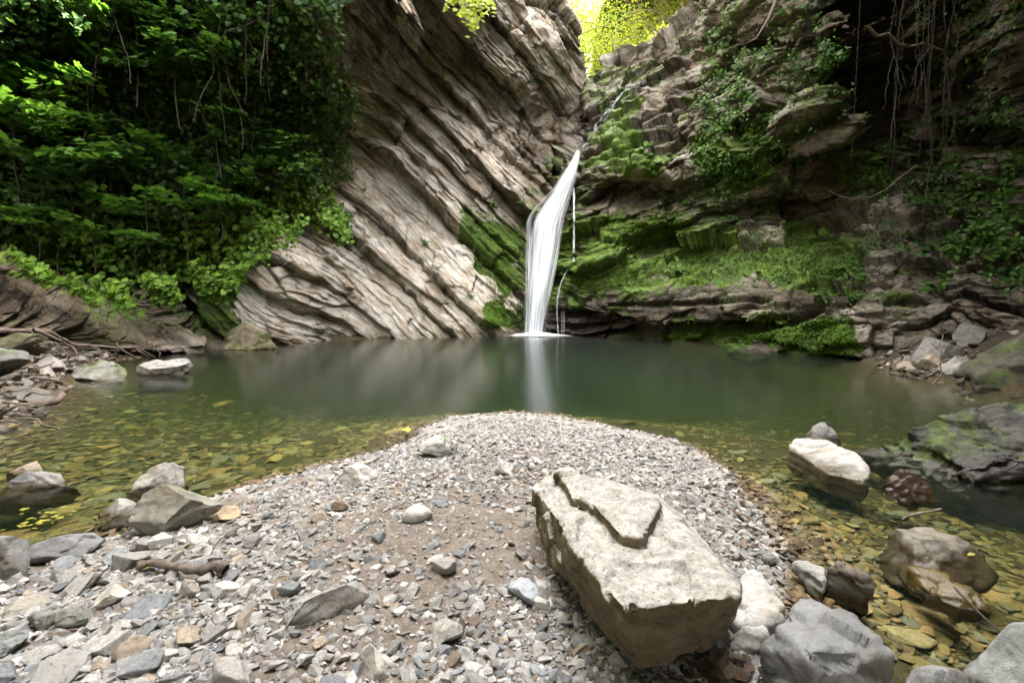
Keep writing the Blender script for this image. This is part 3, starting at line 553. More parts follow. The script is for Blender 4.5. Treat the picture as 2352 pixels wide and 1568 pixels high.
# ------------------------------------------------------------------ stones
_ico = {}
def ico(sub):
    if sub not in _ico:
        bm = bmesh.new(); bmesh.ops.create_icosphere(bm, subdivisions=sub, radius=1); bm.verts.ensure_lookup_table()
        _ico[sub] = (np.array([v.co[:] for v in bm.verts]), np.array([[v.index for v in f.verts] for f in bm.faces], np.int32)); bm.free()
    return _ico[sub]
def facet(seed, sub=3, n=12, rough=0.03, soft_=0.02, lo=0.5, hi=0.9, nf=3.0):
    lo, hi, n = lo - 0.17, hi - 0.15, n + 2
    r = np.random.default_rng(seed); v = ico(sub)[0].copy()
    for _ in range(n):
        d = r.normal(size=3); d /= np.linalg.norm(d); t = v @ d - r.uniform(lo, hi)
        v -= (np.where(t > 0, t - soft_ * (1 - np.exp(-np.maximum(t, 0) / soft_)) , 0)[:, None]) * d
    nn = v / (np.linalg.norm(v, axis=1)[:, None] + 1e-9)
    v = v + nn * (rough * fbm(v + seed, nf, 4, seed))[:, None]
    return v, ico(sub)[1]
def rotm(rx, ry, rz):
    return np.array(Matrix.Rotation(rz, 3, 'Z') @ Matrix.Rotation(ry, 3, 'Y') @ Matrix.Rotation(rx, 3, 'X'))
def unit(v):
    lo, hi = v.min(0), v.max(0); return (v - (lo + hi) / 2) / (hi - lo)
def where_z(px, py, zb):
    if zb == 'w': return Gz(px, py, 0.0)
    z = 0.0
    for _ in range(12):
        p = Gz(px, py, z); z = 0.6 * z + 0.4 * float(gz(p[0], p[1])[0])
    return Gz(px, py, z)
def boulder(box, dr, seed, colr, label, name='boulder', zb='g', n=12, tilt=(0, 0, 0), rough=0.05, mat=None, sub=5, lo=0.5, cat='boulder', group=None, hz=None, soft_=0.02, nf=3.0):
    x0, y0, x1, y1 = box; F = where_z((x0 + x1) / 2, y1, zb); d = F[1] * cp - (F[2] - CAM_H) * sp
    w = (x1 - x0) / FPX * d; D = dr * w; Yc = F[1] + 0.42 * D
    k = Yc / F[1]; xc = Pt((x0 + x1) / 2, y1, Yc)[0]; w *= (Yc * cp + CAM_H * sp * 0.8) / d if d > 3 else 1.0
    zt = float(Pt((x0 + x1) / 2, y0, Yc + 0.15 * D)[2]) if hz is None else F[2] + hz
    zl = max(min(F[2], float(gz(xc, Yc)[0])) - 0.12 * w, F[2] - 0.35 * w - 0.3 * (zt - F[2]))
    v, f = facet(seed, sub, n, rough, soft_, lo, 0.9, nf); v = v @ rotm(*tilt).T; v = unit(v); v[:, :2] *= (1 - 0.5 * np.clip(v[:, 2:3] + .1, 0, 1))
    v = unit(v); cx_ = rotm(.4, .3, seed); kk, _, _ = blocks(v @ cx_ + seed, (0, 0.3, 1), (1, 0, 0), 0.22, 0.36, seed, 1.0, 0.12); k2, _, _ = blocks(v @ cx_ + seed, (0, 0.3, 1), (1, 0, 0), 0.09, 0.14, seed + 3, 1.0, 0.15)
    chip = min(1.0, rough / 0.05) if sub >= 5 else 0; v = v * (1 + chip * (0.10 * kk + 0.035 * k2))[:, None]; v = unit(v)
    if zb == 'w': v[:, :2] *= 1 + 1.0 * np.clip(-v[:, 2:3] + 0.05, 0, .5); u_ = v[v[:, 2] > 0.0]; v[:, :2] = (v[:, :2] - (u_.min(0) + u_.max(0))[:2] / 2) / (u_.max(0) - u_.min(0))[:2]
    v = v * np.array([w, D, zt - zl])
    base = np.array([xc, Yc, zl]); v[:, 2] += (zt - zl) / 2
    o = link(name, mesh_np(name, v, [f], mats=[mat or mat_boulder]), loc=base); o.color = (*colr, 1)
    return tag(o, label, cat, group)
def remesh(pts_groups, voxel):
    bm = bmesh.new()
    for pts in pts_groups:
        if isinstance(pts, tuple):             # a prism: outline, thickness vector
            ol, th = pts; a = [bm.verts.new(q) for q in ol]; b = [bm.verts.new(np.asarray(q) + th) for q in ol]; nn = len(a)
            bm.faces.new(a[::-1]); bm.faces.new(b)
            for i in range(nn): bm.faces.new((a[i], a[(i + 1) % nn], b[(i + 1) % nn], b[i]))
        else:
            vs = [bm.verts.new(q) for q in pts]; h = bmesh.ops.convex_hull(bm, input=vs)
            bmesh.ops.delete(bm, geom=[g for g in set(h['geom_interior'] + h['geom_unused']) if isinstance(g, bmesh.types.BMVert)], context='VERTS')
    bmesh.ops.recalc_face_normals(bm, faces=bm.faces)
    me = bpy.data.meshes.new('tmp'); bm.to_mesh(me); bm.free(); o = bpy.data.objects.new('tmp', me); C.objects.link(o)
    md = o.modifiers.new('r', 'REMESH'); md.mode = 'VOXEL'; md.voxel_size = voxel; md.use_smooth_shade = True
    dg = bpy.context.evaluated_depsgraph_get(); m2 = bpy.data.meshes.new_from_object(o.evaluated_get(dg))
    V = np.empty(len(m2.vertices) * 3, np.float32); m2.vertices.foreach_get('co', V); V = V.reshape(-1, 3).astype(float)
    Nn = np.empty(len(m2.vertices) * 3, np.float32); m2.vertices.foreach_get('normal', Nn); Nn = Nn.reshape(-1, 3)
    F = np.array([list(p.vertices) if len(p.vertices) == 4 else list(p.vertices) + [p.vertices[2]] for p in m2.polygons], np.int32)
    bpy.data.objects.remove(o); bpy.data.meshes.remove(me); bpy.data.meshes.remove(m2)
    tri = F[:, 2] == F[:, 3]; return V, Nn, [F[~tri], F[tri][:, :3]]
def hull_boulder(groups, voxel, colr, label, mat=None, rough=0.012, seed=0, name='boulder', nf=9.0, lay=0.022, cat='boulder', relax=1):
    V, Nn, F = remesh(groups, voxel); c = np.array([V[:, 0].mean(), V[:, 1].mean(), V[:, 2].min()])
    q = np.concatenate([f for f in F if len(f)][0:1])                      # soften the hard edges a little, unevenly
    for _ in range(relax):
        acc = np.zeros_like(V); cnt = np.zeros(len(V))
        for a, b in ((0, 1), (1, 2), (2, 3), (3, 0)):
            np.add.at(acc, q[:, a], V[q[:, b]]); np.add.at(cnt, q[:, a], 1)
        V = np.where(cnt[:, None] > 0, 0.45 * V + 0.55 * acc / np.maximum(cnt, 1)[:, None], V)
    o_ = rough * (fbm(V, nf, 5, seed) + 0.6 * ridged(V, nf * 0.45, 3, seed + 4)) + lay * blocks(V, (0.2, 0.2, 1), (0.9, 0.4, 0), 0.10, 0.16, seed, 1.0, 0.15)[0] + 0.4 * lay * blocks(V, (0.2, 0.2, 1), (0.9, 0.4, 0), 0.035, 0.06, seed + 5, 1.0, 0.2)[0]
    V = V + Nn * o_[:, None]
    o = link(name, mesh_np(name, V - c, F, mats=[mat or mat_boulder]), loc=c); o.color = (*colr, 1); return tag(o, label, cat)

# the big pale boulder on the gravel: a thick tilted block with a broken layer left on its top
T = [(1228, 1122, 1.80), (1245, 1104, 1.86), (1282, 1088, 1.87), (1400, 1112, 1.70), (1505, 1150, 1.55), (1600, 1235, 1.27), (1698, 1343, 0.98), (1690, 1372, 0.94), (1570, 1380, 0.92), (1434, 1402, 0.91), (1350, 1300, 1.15)]
Bt = [(1236, 1215, 1.74), (1262, 1290, 1.50), (1330, 1375, 1.30), (1420, 1478, 1.12), (1476, 1518, 1.04), (1600, 1502, 1.10), (1648, 1470, 1.16), (1690, 1385, 1.30), (1560, 1180, 1.75), (1300, 1110, 2.05)]
TP = [Pt(*t) for t in T]; BP = [Pt(*t) for t in Bt]
_ta = np.array(TP); _c = _ta.mean(0); _n = np.linalg.svd(_ta - _c)[2][2]; _n *= np.sign(_n[2])
def on_plane(px, py, lift):
    d = Pt(px, py, 1.0) - np.array([0, 0, CAM_H]); o = np.array([0, 0, CAM_H]); t = ((_c + _n * lift - o) @ _n) / (d @ _n); return o + d * t
TP = [on_plane(t[0], t[1], 0.012 * math.sin(i * 2.1)) for i, t in enumerate(T)]
slab = [on_plane(x, y, 0.050) for x, y in [(1280, 1086), (1302, 1116), (1310, 1137), (1356, 1150), (1404, 1206), (1424, 1224), (1472, 1232), (1484, 1212), (1507, 1170), (1510, 1152), (1489, 1134), (1391, 1102), (1290, 1080)]]
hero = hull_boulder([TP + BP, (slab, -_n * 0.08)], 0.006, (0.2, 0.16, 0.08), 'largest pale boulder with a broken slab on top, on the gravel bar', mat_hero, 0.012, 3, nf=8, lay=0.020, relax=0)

G1, G2, G3, G4 = (0.28, 0.27, 0.255), (0.19, 0.19, 0.188), (0.42, 0.405, 0.38), (0.14, 0.128, 0.11)
def hb(pts, vox, col, label, mat=None, sink=0.25, flare=0.93, **kw):
    top = [Gz(x, y, z) for x, y, z in pts]; c = np.mean(top, 0); low = [np.array([c[0] + (p[0] - c[0]) * flare, c[1] + (p[1] - c[1]) * flare, min(p[2], 0.05) - sink]) for p in top]
    return hull_boulder([top + low], vox, col, label, mat, **kw)
hb([(1838, 1366, .22), (1880, 1372, .23), (1962, 1425, .23), (2046, 1498, .20), (2052, 1528, .17), (2020, 1600, .10), (1900, 1680, .05), (1775, 1560, .08), (1742, 1492, .12), (1782, 1432, .20), (1860, 1500, .23)], 0.009, G2, 'big blue-grey angular block at the water edge, front right', sink=.2, rough=.010, seed=21)
hb([(1712, 1322, .12), (1742, 1318, .14), (1800, 1390, .13), (1795, 1420, .10), (1740, 1440, .08), (1690, 1435, .07), (1672, 1400, .08), (1690, 1350, .12)], 0.007, G3, 'white wedge-shaped rock between the largest boulder and the blue-grey block', sink=.15, rough=.006, seed=22)
hb([(1690, 1442, .09), (1752, 1430, .10), (1768, 1458, .09), (1740, 1500, .05), (1690, 1510, .03), (1668, 1480, .05)], 0.007, G1, 'rounded pale rock squeezed in front of the white wedge', sink=.12, rough=.006, seed=23)
hb([(1810, 1018, .05), (1830, 1006, .06), (1900, 1010, .075), (1965, 1040, .075), (1997, 1070, .06), (1998, 1090, .03), (1985, 1106, 0), (1900, 1088, .0), (1828, 1048, 0), (1812, 1032, .02)], 0.008, (0.33, 0.32, 0.30), 'flat white slab standing clear of the water right of the bar', sink=.13, flare=0.98, rough=.007, seed=24, lay=.012)
boulder((1858, 967, 1922, 1010), 0.8, 25, G2, 'small grey rock just behind the flat white slab', zb='w', n=9)
boulder((2028, 1074, 2140, 1134), 0.7, 26, (0.12, 0.075, 0.052), 'rust-brown wet rough rock in the shallows', zb='w', n=8, rough=.16, mat=mat_wetstone, nf=5)
boulder((2092, 908, 2520, 1118), 0.75, 27, (0.055, 0.052, 0.048), 'huge dark pitted boulder rising from the water at the right bank', zb='w', n=12, rough=.085, mat=mat_mossboulder, nf=7.0, sub=7, tilt=(0, -.25, 0))
boulder((2058, 1213, 2252, 1296), 0.7, 28, (0.20, 0.185, 0.155), 'round-backed grey brown boulder standing in shallow water', zb='w', n=7, rough=.05, lo=.65, tilt=(0, .25, 0))
hb([(2088, 1304, .03), (2120, 1303, .04), (2205, 1330, .045), (2240, 1358, .035), (2272, 1400, .01), (2255, 1406, 0), (2200, 1395, 0), (2130, 1362, 0), (2090, 1318, 0)], 0.007, (0.24, 0.19, 0.08), 'flat olive wet slab breaking the surface with a white patch', mat_wetstone, sink=.06, rough=.005, seed=29)
hb([(1826, 1292, .08), (1850, 1286, .09), (1898, 1300, .09), (1890, 1335, .08), (1886, 1346, .0), (1830, 1318, .0)], 0.006, G1, 'small tan block at the water edge beside the dark square block', sink=.1, rough=.006, seed=30)
hb([(1898, 1303, .09), (1925, 1288, .11), (1992, 1325, .10), (1996, 1345, .06), (1985, 1370, .0), (1905, 1340, .0)], 0.006, G4, 'dark square block with a pale top at the water edge', sink=.1, rough=.006, seed=31)
boulder((2246, 1434, 2480, 1680), 0.9, 32, (0.26, 0.27, 0.26), 'smooth grey-green boulder cut off at the bottom right corner', zb='w', n=8, lo=.65)
boulder((2050, 1522, 2250, 1680), 0.7, 33, G2, 'cracked grey rock at the bottom edge beside the corner boulder', zb='w', n=9, lo=.6)
# left shallows
boulder((308, 1060, 436, 1134), 0.6, 34, (0.27, 0.255, 0.23), 'pitted black-and-white rock in the left shallows', zb='w', n=9, rough=.10, nf=4, tilt=(0, -.2, 0))
boulder((230, 1139, 323, 1192), 0.8, 35, G1, 'round-topped half wet stone below the pitted rock', zb='w', n=5, lo=.7)
boulder((264, 1110, 500, 1226), 0.45, 36, (0.21, 0.20, 0.165), 'long slanting rough rock at the left waterline', n=11, rough=.09, nf=5, tilt=(0, -.45, .2), mat=mat_boulder)
boulder((60, 1217, 226, 1290), 0.6, 37, G2, 'flat-topped grey wedge rock at the left waterline', n=8, lo=.55, tilt=(.1, -.1, 0))
boulder((-70, 1222, 58, 1345), 0.8, 38, G2, 'grey boulder cut off by the left edge', n=9)
boulder((18, 1072, 158, 1128), 0.6, 139, (0.26, 0.255, 0.25), 'grey angular rock in the shallows near the left edge', zb='w', n=10)
boulder((14, 1058, 118, 1095), 0.5, 40, (0.28, 0.23, 0.18), 'tan flat rock just behind the grey angular one at the left edge', zb='w', n=9)
boulder((316, 824, 430, 862), 0.45, 41, (0.27, 0.26, 0.245), 'white knobbly rock alone in the far left water', zb='w', n=9, rough=.08, nf=4, tilt=(0, .35, 0))
boulder((146, 825, 284, 873), 0.5, 42, (0.22, 0.215, 0.19), 'grey slab with a mossy end by the left bank', zb='w', n=9, mat=mat_mossboulder, tilt=(0, .2, 0))
boulder((80, 818, 148, 852), 0.6, 43, (0.26, 0.24, 0.23), 'small pinkish grey rock under the left bank roots', n=9)
boulder((-20, 755, 108, 812), 0.7, 44, (0.13, 0.11, 0.08), 'brown mossy rock under the bent roots', n=10, mat=mat_mossboulder)
boulder((-80, 785, 40, 872), 0.8, 45, (0.15, 0.15, 0.14), 'grey boulder with a green foot at the left edge bank', n=9, mat=mat_mossboulder)
boulder((0, 885, 135, 935), 0.6, 46, (0.12, 0.11, 0.095), 'low dark slab beneath the driftwood pile', n=9)
boulder((516, 738, 636, 803), 0.5, 47, (0.20, 0.165, 0.115), 'low moss-patched block at the foot of the layered cliff', zb='w', n=10, mat=mat_mossboulder, tilt=(0, .5, 0), rough=.07)
# set into the gravel bar
boulder((655, 1308, 842, 1452), 0.9, 48, G1, 'pointed grey ridge of rock half buried in the gravel', n=9, rough=.08, tilt=(.2, -.5, .5), hz=.075, lo=.35)
boulder((956, 994, 1052, 1052), 0.7, 49, G3, 'pale stone with a mossy side near the tip of the bar', n=8, mat=mat_mossboulder, lo=.6)
boulder((820, 1474, 908, 1560), 0.8, 50, (0.46, 0.44, 0.41), 'white rounded stone alone at the bottom centre', n=8, cat='stone')
boulder((768, 1062, 868, 1118), 0.7, 51, (0.50, 0.48, 0.46), 'white crumbly rock at the left rim of the bar', n=12, rough=.1, cat='stone')
boulder((1135, 1052, 1182, 1092), 0.8, 52, (0.50, 0.48, 0.45), 'white angular stone in the middle of the bar', n=8, cat='stone')
boulder((982, 1252, 1022, 1294), 0.8, 53, (0.50, 0.47, 0.43), 'small white oval stone on brown soil', n=6, cat='stone', hz=.02)
boulder((488, 1160, 552, 1200), 0.7, 54, (0.42, 0.33, 0.22), 'tan and white stone at the end of the slanting rock', n=7, cat='stone')
boulder((225, 1340, 300, 1400), 0.9, 55, (0.38, 0.35, 0.31), 'cream rounded stone below the driftwood stick', n=6, cat='stone', lo=.65)
boulder((120, 1378, 222, 1450), 0.7, 56, (0.24, 0.235, 0.205), 'olive grey block with a pale vein, front left', n=8, cat='stone')
boulder((418, 1322, 456, 1376), 0.9, 57, (0.36, 0.33, 0.29), 'upright cream stone standing below the stick', n=8, cat='stone')
boulder((10, 1370, 104, 1418), 0.8, 58, (0.28, 0.255, 0.21), 'domed olive stone by the left edge', n=5, lo=.7, cat='stone')
boulder((-40, 1440, 58, 1520), 0.8, 59, (0.25, 0.27, 0.27), 'smooth blue-green stone at the left edge', n=6, lo=.65, cat='stone')
boulder((60, 1392, 135, 1450), 0.8, 60, (0.20, 0.195, 0.18), 'dark grey oval stone beside the veined block', n=6, lo=.65, cat='stone')
boulder((50, 1520, 190, 1610), 1.0, 61, G1, 'long flat pale slab at the bottom left corner', n=9, hz=.05, cat='stone')
boulder((1165, 1330, 1240, 1395), 0.9, 62, (0.33, 0.34, 0.36), 'blue-grey veined stone left of the largest boulder', n=9, cat='stone')
boulder((1222, 1365, 1265, 1408), 0.9, 63, (0.46, 0.46, 0.42), 'white rounded stone touching the largest boulder', n=7, cat='stone')
boulder((1395, 1490, 1440, 1535), 0.9, 64, G1, 'brown grey block at the foot of the largest boulder', n=9, cat='stone')
# right bank rocks
for q in [((2098, 655, 2262, 752), .6, 70, G4, 'brown slanting block, topmost on the right bank', 10, (0, .45, 0)), ((2158, 702, 2292, 768), .5, 71, (0.15, 0.145, 0.14), 'long dark rock leaning below the brown block on the right bank', 10, (0, -.3, 0)),
          ((2108, 772, 2204, 838), .6, 72, (0.20, 0.19, 0.18), 'smooth grey slab on the right bank above the water', 8, (0, -.15, 0)), ((2196, 738, 2262, 796), .8, 73, (0.15, 0.145, 0.14), 'grey round rock wedged behind the large mossy boulder', 7, (0, 0, 0)),
          ((2240, 690, 2420, 760), .7, 74, (0.14, 0.12, 0.10), 'broad brown rock at the right edge above the mossy boulder', 9, (0, 0, 0)), ((2104, 812, 2168, 850), .7, 75, (0.34, 0.29, 0.22), 'tan slab lying by the right waterline', 9, (0, .2, 0)),
          ((2168, 815, 2250, 862), .7, 76, (0.33, 0.32, 0.30), 'pale streaked rock at the right waterline', 9, (0, .1, 0)), ((2228, 815, 2330, 890), .6, 77, (0.17, 0.14, 0.10), 'dark tilted slab leaning on the large mossy boulder', 9, (0, -.5, 0)),
          ((2200, 648, 2270, 694), .8, 78, (0.16, 0.14, 0.12), 'small brown rock high on the right bank', 8, (0, 0, 0)), ((2060, 828, 2112, 856), .8, 79, (0.28, 0.24, 0.2), 'small tan rock at the foot of the right bank', 8, (0, 0, 0)),
          ((2050, 720, 2140, 775), .8, 80, (0.09, 0.08, 0.07), 'dark rock in the shade at the back of the right bank', 9, (0, .2, 0))]:
    boulder(q[0], q[1], q[2], q[3], q[4], n=q[5], tilt=q[6], zb='g', mat=mat_mossboulder if q[2] in (74, 77) else None)
boulder((2252, 752, 2520, 905), 0.8, 81, (0.075, 0.07, 0.052), 'large dark mossy boulder at the right edge of the bank', zb='w', n=9, rough=.10, mat=mat_mossboulder, nf=4)
o = boulder((1350, 186, 1388, 232), 0.9, 82, (0.2, 0.2, 0.2), 'grey boulder wedged at the head of the waterfall', n=9, zb='w')
_p = Pt(1366, 214, 16.8); o.location = _p - np.array([0, 0, 0.5]); o.scale = [16.8 / max(o.dimensions.x * FPX / 40, 1e-3)] * 3

# stones of the bar: the larger ones each an object, the small ones one mass of gravel
TON = [('white', (0.46, 0.445, 0.42)), ('pale grey', (0.36, 0.345, 0.325)), ('grey', (0.265, 0.255, 0.245)), ('blue-grey', (0.215, 0.225, 0.235)), ('tan', (0.33, 0.275, 0.215)), ('brown', (0.20, 0.155, 0.12))]
SHP = [('angular', 10, 0.45, (1, .75, .6)), ('flat', 9, 0.5, (1, .7, .3)), ('rounded', 5, 0.68, (1, .8, .6)), ('long', 9, 0.5, (1, .45, .4)), ('blocky', 7, 0.42, (1, .8, .7)), ('wedge-shaped', 6, 0.3, (1, .7, .5))]
tmpl = []
for k, (nm, n_, lo_, sc) in enumerate(SHP):
    for j in range(3):
        v, f = facet(200 + k * 7 + j, 4, n_, 0.05, 0.025, lo_, 0.9, 2.5); v = unit(v) * np.array(sc); tmpl.append((nm, mesh_np('river_stone', v, [f], mats=[mat_stone]), sc))
LM = [((-0.95, 1.52), 'the driftwood stick'), (tuple(hero.location[:2]), 'the largest boulder'), ((-0.46, 1.25), 'the pointed half-buried ridge'), ((-1.25, 1.9), 'the slanting waterline rock'), ((-0.42, 3.1), 'the mossy stone near the tip'), ((1.05, 1.35), 'the dark square block'),
      ((-1.55, 1.3), 'the veined olive block'), ((-0.33, 1.02), 'the white stone at the bottom centre'), ((0.95, 1.12), 'the blue-grey block'), ((0.0, 2.6), 'the white angular stone mid-bar'), ((-1.0, 2.4), 'the white crumbly rock'), ((0.9, 2.4), 'the right rim of the bar')]
bar_px = [(0, 1290), (300, 1210), (520, 1160), (760, 1080), (960, 1000), (1060, 965), (1300, 975), (1540, 1015), (1640, 1070), (1760, 1190), (1800, 1260), (1760, 1310), (1790, 1400), (1760, 1480), (1700, 1590), (-20, 1590)]
placed = [np.array([o_.location.x, o_.location.y, max(o_.dimensions.x, o_.dimensions.y) * 0.42]) for o_ in C.objects if o_.name.startswith('boulder') and o_.location.y < 4.2]
cand = rand_in(bar_px, 4200); n_ind = 0; rnd = random.Random(5)
for k in range(len(cand)):
    if n_ind >= 290: break
    px, py = cand[k]; leftness = sstep(1000, 300, px) * sstep(1100, 1300, py); right = sstep(1560, 1700, px); foot = math.exp(-((px - 1170) ** 2 + (py - 1390) ** 2) / 120 ** 2); rim = sstep(260, 60, abs(py - np.interp(px, [0, 520, 960, 1060, 1540, 1800], [1300, 1180, 1010, 975, 1020, 1260])))
    wgt = 0.10 + 0.75 * leftness + 0.6 * right + 0.9 * foot + 0.35 * rim - 0.10 * (1 if 900 < py < 1020 else 0)
    if rnd.random() > wgt: continue
    p = where_z(px, py, 'g'); s = math.exp(rnd.gauss(math.log(0.056), 0.38)) * (0.8 + 0.55 * leftness) * (0.75 + 0.25 * (p[1] < 2)); s = min(max(s, 0.03), 0.14)
    if any((p[0] - q[0]) ** 2 + (p[1] - q[1]) ** 2 < (q[2] + s * 0.36) ** 2 for q in placed): continue
    placed.append(np.array([p[0], p[1], s * 0.36])); ti = rnd.randrange(len(tmpl)); nm, me, sc = tmpl[ti]
    tw = [.18, .32, .24, .16, .06, .04]; c = rnd.choices(range(6), tw)[0]
    o = link('river_stone', me, loc=(p[0], p[1], p[2] + s * sc[2] * 0.22)); o.scale = (s, s, s); o.rotation_euler = (rnd.gauss(0, .22), rnd.gauss(0, .22), rnd.uniform(0, 6.28))
    cc = TON[c][1]; g = rnd.uniform(.68, 1.08); o.color = (cc[0] * g, cc[1] * g, cc[2] * g, 1)
    lm = min(LM, key=lambda q: (q[0][0] - p[0]) ** 2 + (q[0][1] - p[1]) ** 2); dx, dy = p[0] - lm[0][0], p[1] - lm[0][1]
    side = ('right of' if dx > 0 else 'left of') if abs(dx) > abs(dy) else ('behind' if dy > 0 else 'in front of')
    big = 'large ' if s > .072 else 'small ' if s < .04 else ''
    tag(o, f'{big}{TON[c][0]} {nm} stone {side} {lm[1]}', 'stone', 'loose stones on the gravel bar'); n_ind += 1

def scatter_mass(name, pos, size, zs, cols, mat, seed, subs=1, flat=None, tiltk=0.25):
    r = np.random.default_rng(seed); VV, FF, CC, base = [], [], [], 0; bank_ = []
    for k in range(24):
        v, f = facet(600 + seed * 31 + k, subs, 7, 0.02, 0.05, 0.4, 0.85); v = unit(v) * np.array([1, r.uniform(.5, .9), r.uniform(.3, .65) if flat is None else flat]); bank_.append((v, f))
    kind = r.integers(0, 24, len(pos))
    for k in range(24):
        i = np.where(kind == k)[0]
        if not len(i): continue
        v, f = bank_[k]; a = r.uniform(0, 6.28, len(i)); ca, sa = np.cos(a), np.sin(a); q = np.repeat(v[None], len(i), 0)
        t1, t2 = r.normal(0, tiltk, (len(i), 1)), r.normal(0, tiltk, (len(i), 1)); q[..., 2] += q[..., 0] * t1 + q[..., 1] * t2
        x = q[..., 0] * ca[:, None] - q[..., 1] * sa[:, None]; y = q[..., 0] * sa[:, None] + q[..., 1] * ca[:, None]
        q = np.stack([x, y, q[..., 2]], -1) * size[i][:, None, None] + pos[i][:, None]; m_ = len(v)
        VV.append(q.reshape(-1, 3)); FF.append((f[None] + (np.arange(len(i)) * m_)[:, None, None]).reshape(-1, 3) + base); CC.append(np.repeat(cols[i], m_, 0)); base += len(i) * m_
    return mesh_np(name, np.concatenate(VV), [np.concatenate(FF)], {'col': np.concatenate(CC)}, smooth=(subs > 1), mats=[mat])
def bar_points(n, poly, lo, hi, seed, keep):
    q = rand_in(poly, n); r = np.random.default_rng(seed); P = Gz(q[:, 0], q[:, 1], 0.12); P[:, 2] = gz(P[:, 0], P[:, 1]); ax, ay = proj(P)
    k = r.random(n) < keep(ax, ay); P = P[k]; s = np.exp(r.uniform(math.log(lo), math.log(hi), len(P))); return P, s
soilf = lambda x, y: 1 - 0.62 * sstep(-70, 70, poly_sd(x, y, [(1100, 1000), (1250, 1010), (1240, 1150), (1260, 1250), (1160, 1330), (1060, 1420), (950, 1640), (560, 1640), (600, 1480), (760, 1330), (900, 1220), (1000, 1120)]))
wide = [(-120, 1320), (300, 1200), (520, 1140), (760, 1065), (960, 985), (1060, 955), (1180, 948), (1300, 962), (1450, 980), (1570, 1010), (1660, 1070), (1790, 1210), (1840, 1290), (1800, 1330), (1800, 1400), (1860, 1500), (1900, 1620), (-120, 1620)]
P1, s1 = bar_points(15000, wide, 0.008, 0.030, 11, soilf); P4, s4 = bar_points(1500, wide, 0.030, 0.055, 14, soilf)
tip = [(520, 1160), (760, 1065), (960, 985), (1060, 953), (1180, 946), (1300, 960), (1450, 980), (1570, 1010), (1660, 1070), (1740, 1190), (1200, 1200), (500, 1200)]
P2, s2 = bar_points(10000, tip, 0.012, 0.045, 12, lambda x, y: sstep(1190, 1020, y) * 1.0)
_b = np.array(BAR)[:24]; _k = rng.integers(0, 23, 5200); _t = rng.random((5200, 1)); P3 = _b[_k] * (1 - _t) + _b[_k + 1] * _t + rng.normal(0, .09, (5200, 2)); _in = (P3[:, 1] > .7) & (np.abs(P3[:, 0]) < 3.2); P3 = P3[_in]
P3 = np.concatenate([P3, gz(P3[:, 0], P3[:, 1])[:, None]], 1); s3 = np.exp(rng.uniform(math.log(.014), math.log(.055), len(P3)))
Pg = np.concatenate([P1, P2, P3, P4]); sg = np.concatenate([s1, s2, s3, s4]); sdm = poly_sd(Pg[:, 0], Pg[:, 1], BAR); Pg[:, 2] += sg * 0.08
pal = np.array([c for _, c in TON]); ci = rng.choice(6, len(Pg), p=[.22, .34, .22, .14, .05, .03]); cg = pal[ci] * rng.uniform(.62, 1.1, (len(Pg), 1))
wetg = sstep(0.07, -0.03, sdm + 0.04 * fbm(Pg, 3, 3, 6))[:, None]; cg = cg * (1 - wetg) + cg * np.array([.55, .42, .25]) * wetg
setting(link('gravel', scatter_mass('gravel', Pg, sg, None, cg, mat_gravel, 1, 1)), 'stuff', 'loose pale gravel covering the bar')

# rubble and leaf litter on the two banks
def bank_rubble(poly, n, seed):
    q = rand_in(poly, n); r = np.random.default_rng(seed); P = Gz(q[:, 0], q[:, 1], 0.25)
    for _ in range(10):
        z = gz(P[:, 0], P[:, 1]); t = Gz(q[:, 0], q[:, 1], 0.0) if False else None; k = np.clip(z, -0.2, 1.0); Y = (k - CAM_H) / slope(q[:, 1]); P = 0.5 * P + 0.5 * Pt(q[:, 0], q[:, 1], Y)
    P[:, 2] = gz(P[:, 0], P[:, 1]); s_ = np.exp(r.normal(math.log(.06), .55, n)); return P, np.clip(s_, .02, .22)
for poly_, n_, sd_, lab_ in (([(-60, 800), (120, 790), (330, 800), (420, 806), (330, 835), (140, 870), (150, 900), (60, 985), (-60, 1000)], 900, 61, 'brown rubble and stones on the left bank'), ([(1990, 835), (2050, 800), (2110, 720), (2200, 660), (2400, 650), (2400, 760), (2270, 890), (2060, 868)], 1000, 62, 'brown rubble and stones on the right bank')):
    P_, s_ = bank_rubble(poly_, n_, sd_); c_ = np.array([(0.16, 0.14, 0.12), (0.10, 0.085, 0.065), (0.22, 0.20, 0.175), (0.13, 0.10, 0.07), (0.30, 0.27, 0.23)])[rng.integers(0, 5, n_)] * rng.uniform(.6, 1.1, (n_, 1)); P_[:, 2] += s_ * .1
    setting(link('rubble', scatter_mass('rubble', P_, s_, None, c_, mat_gravel, sd_, 2, None, 0.3)), 'stuff', lab_)

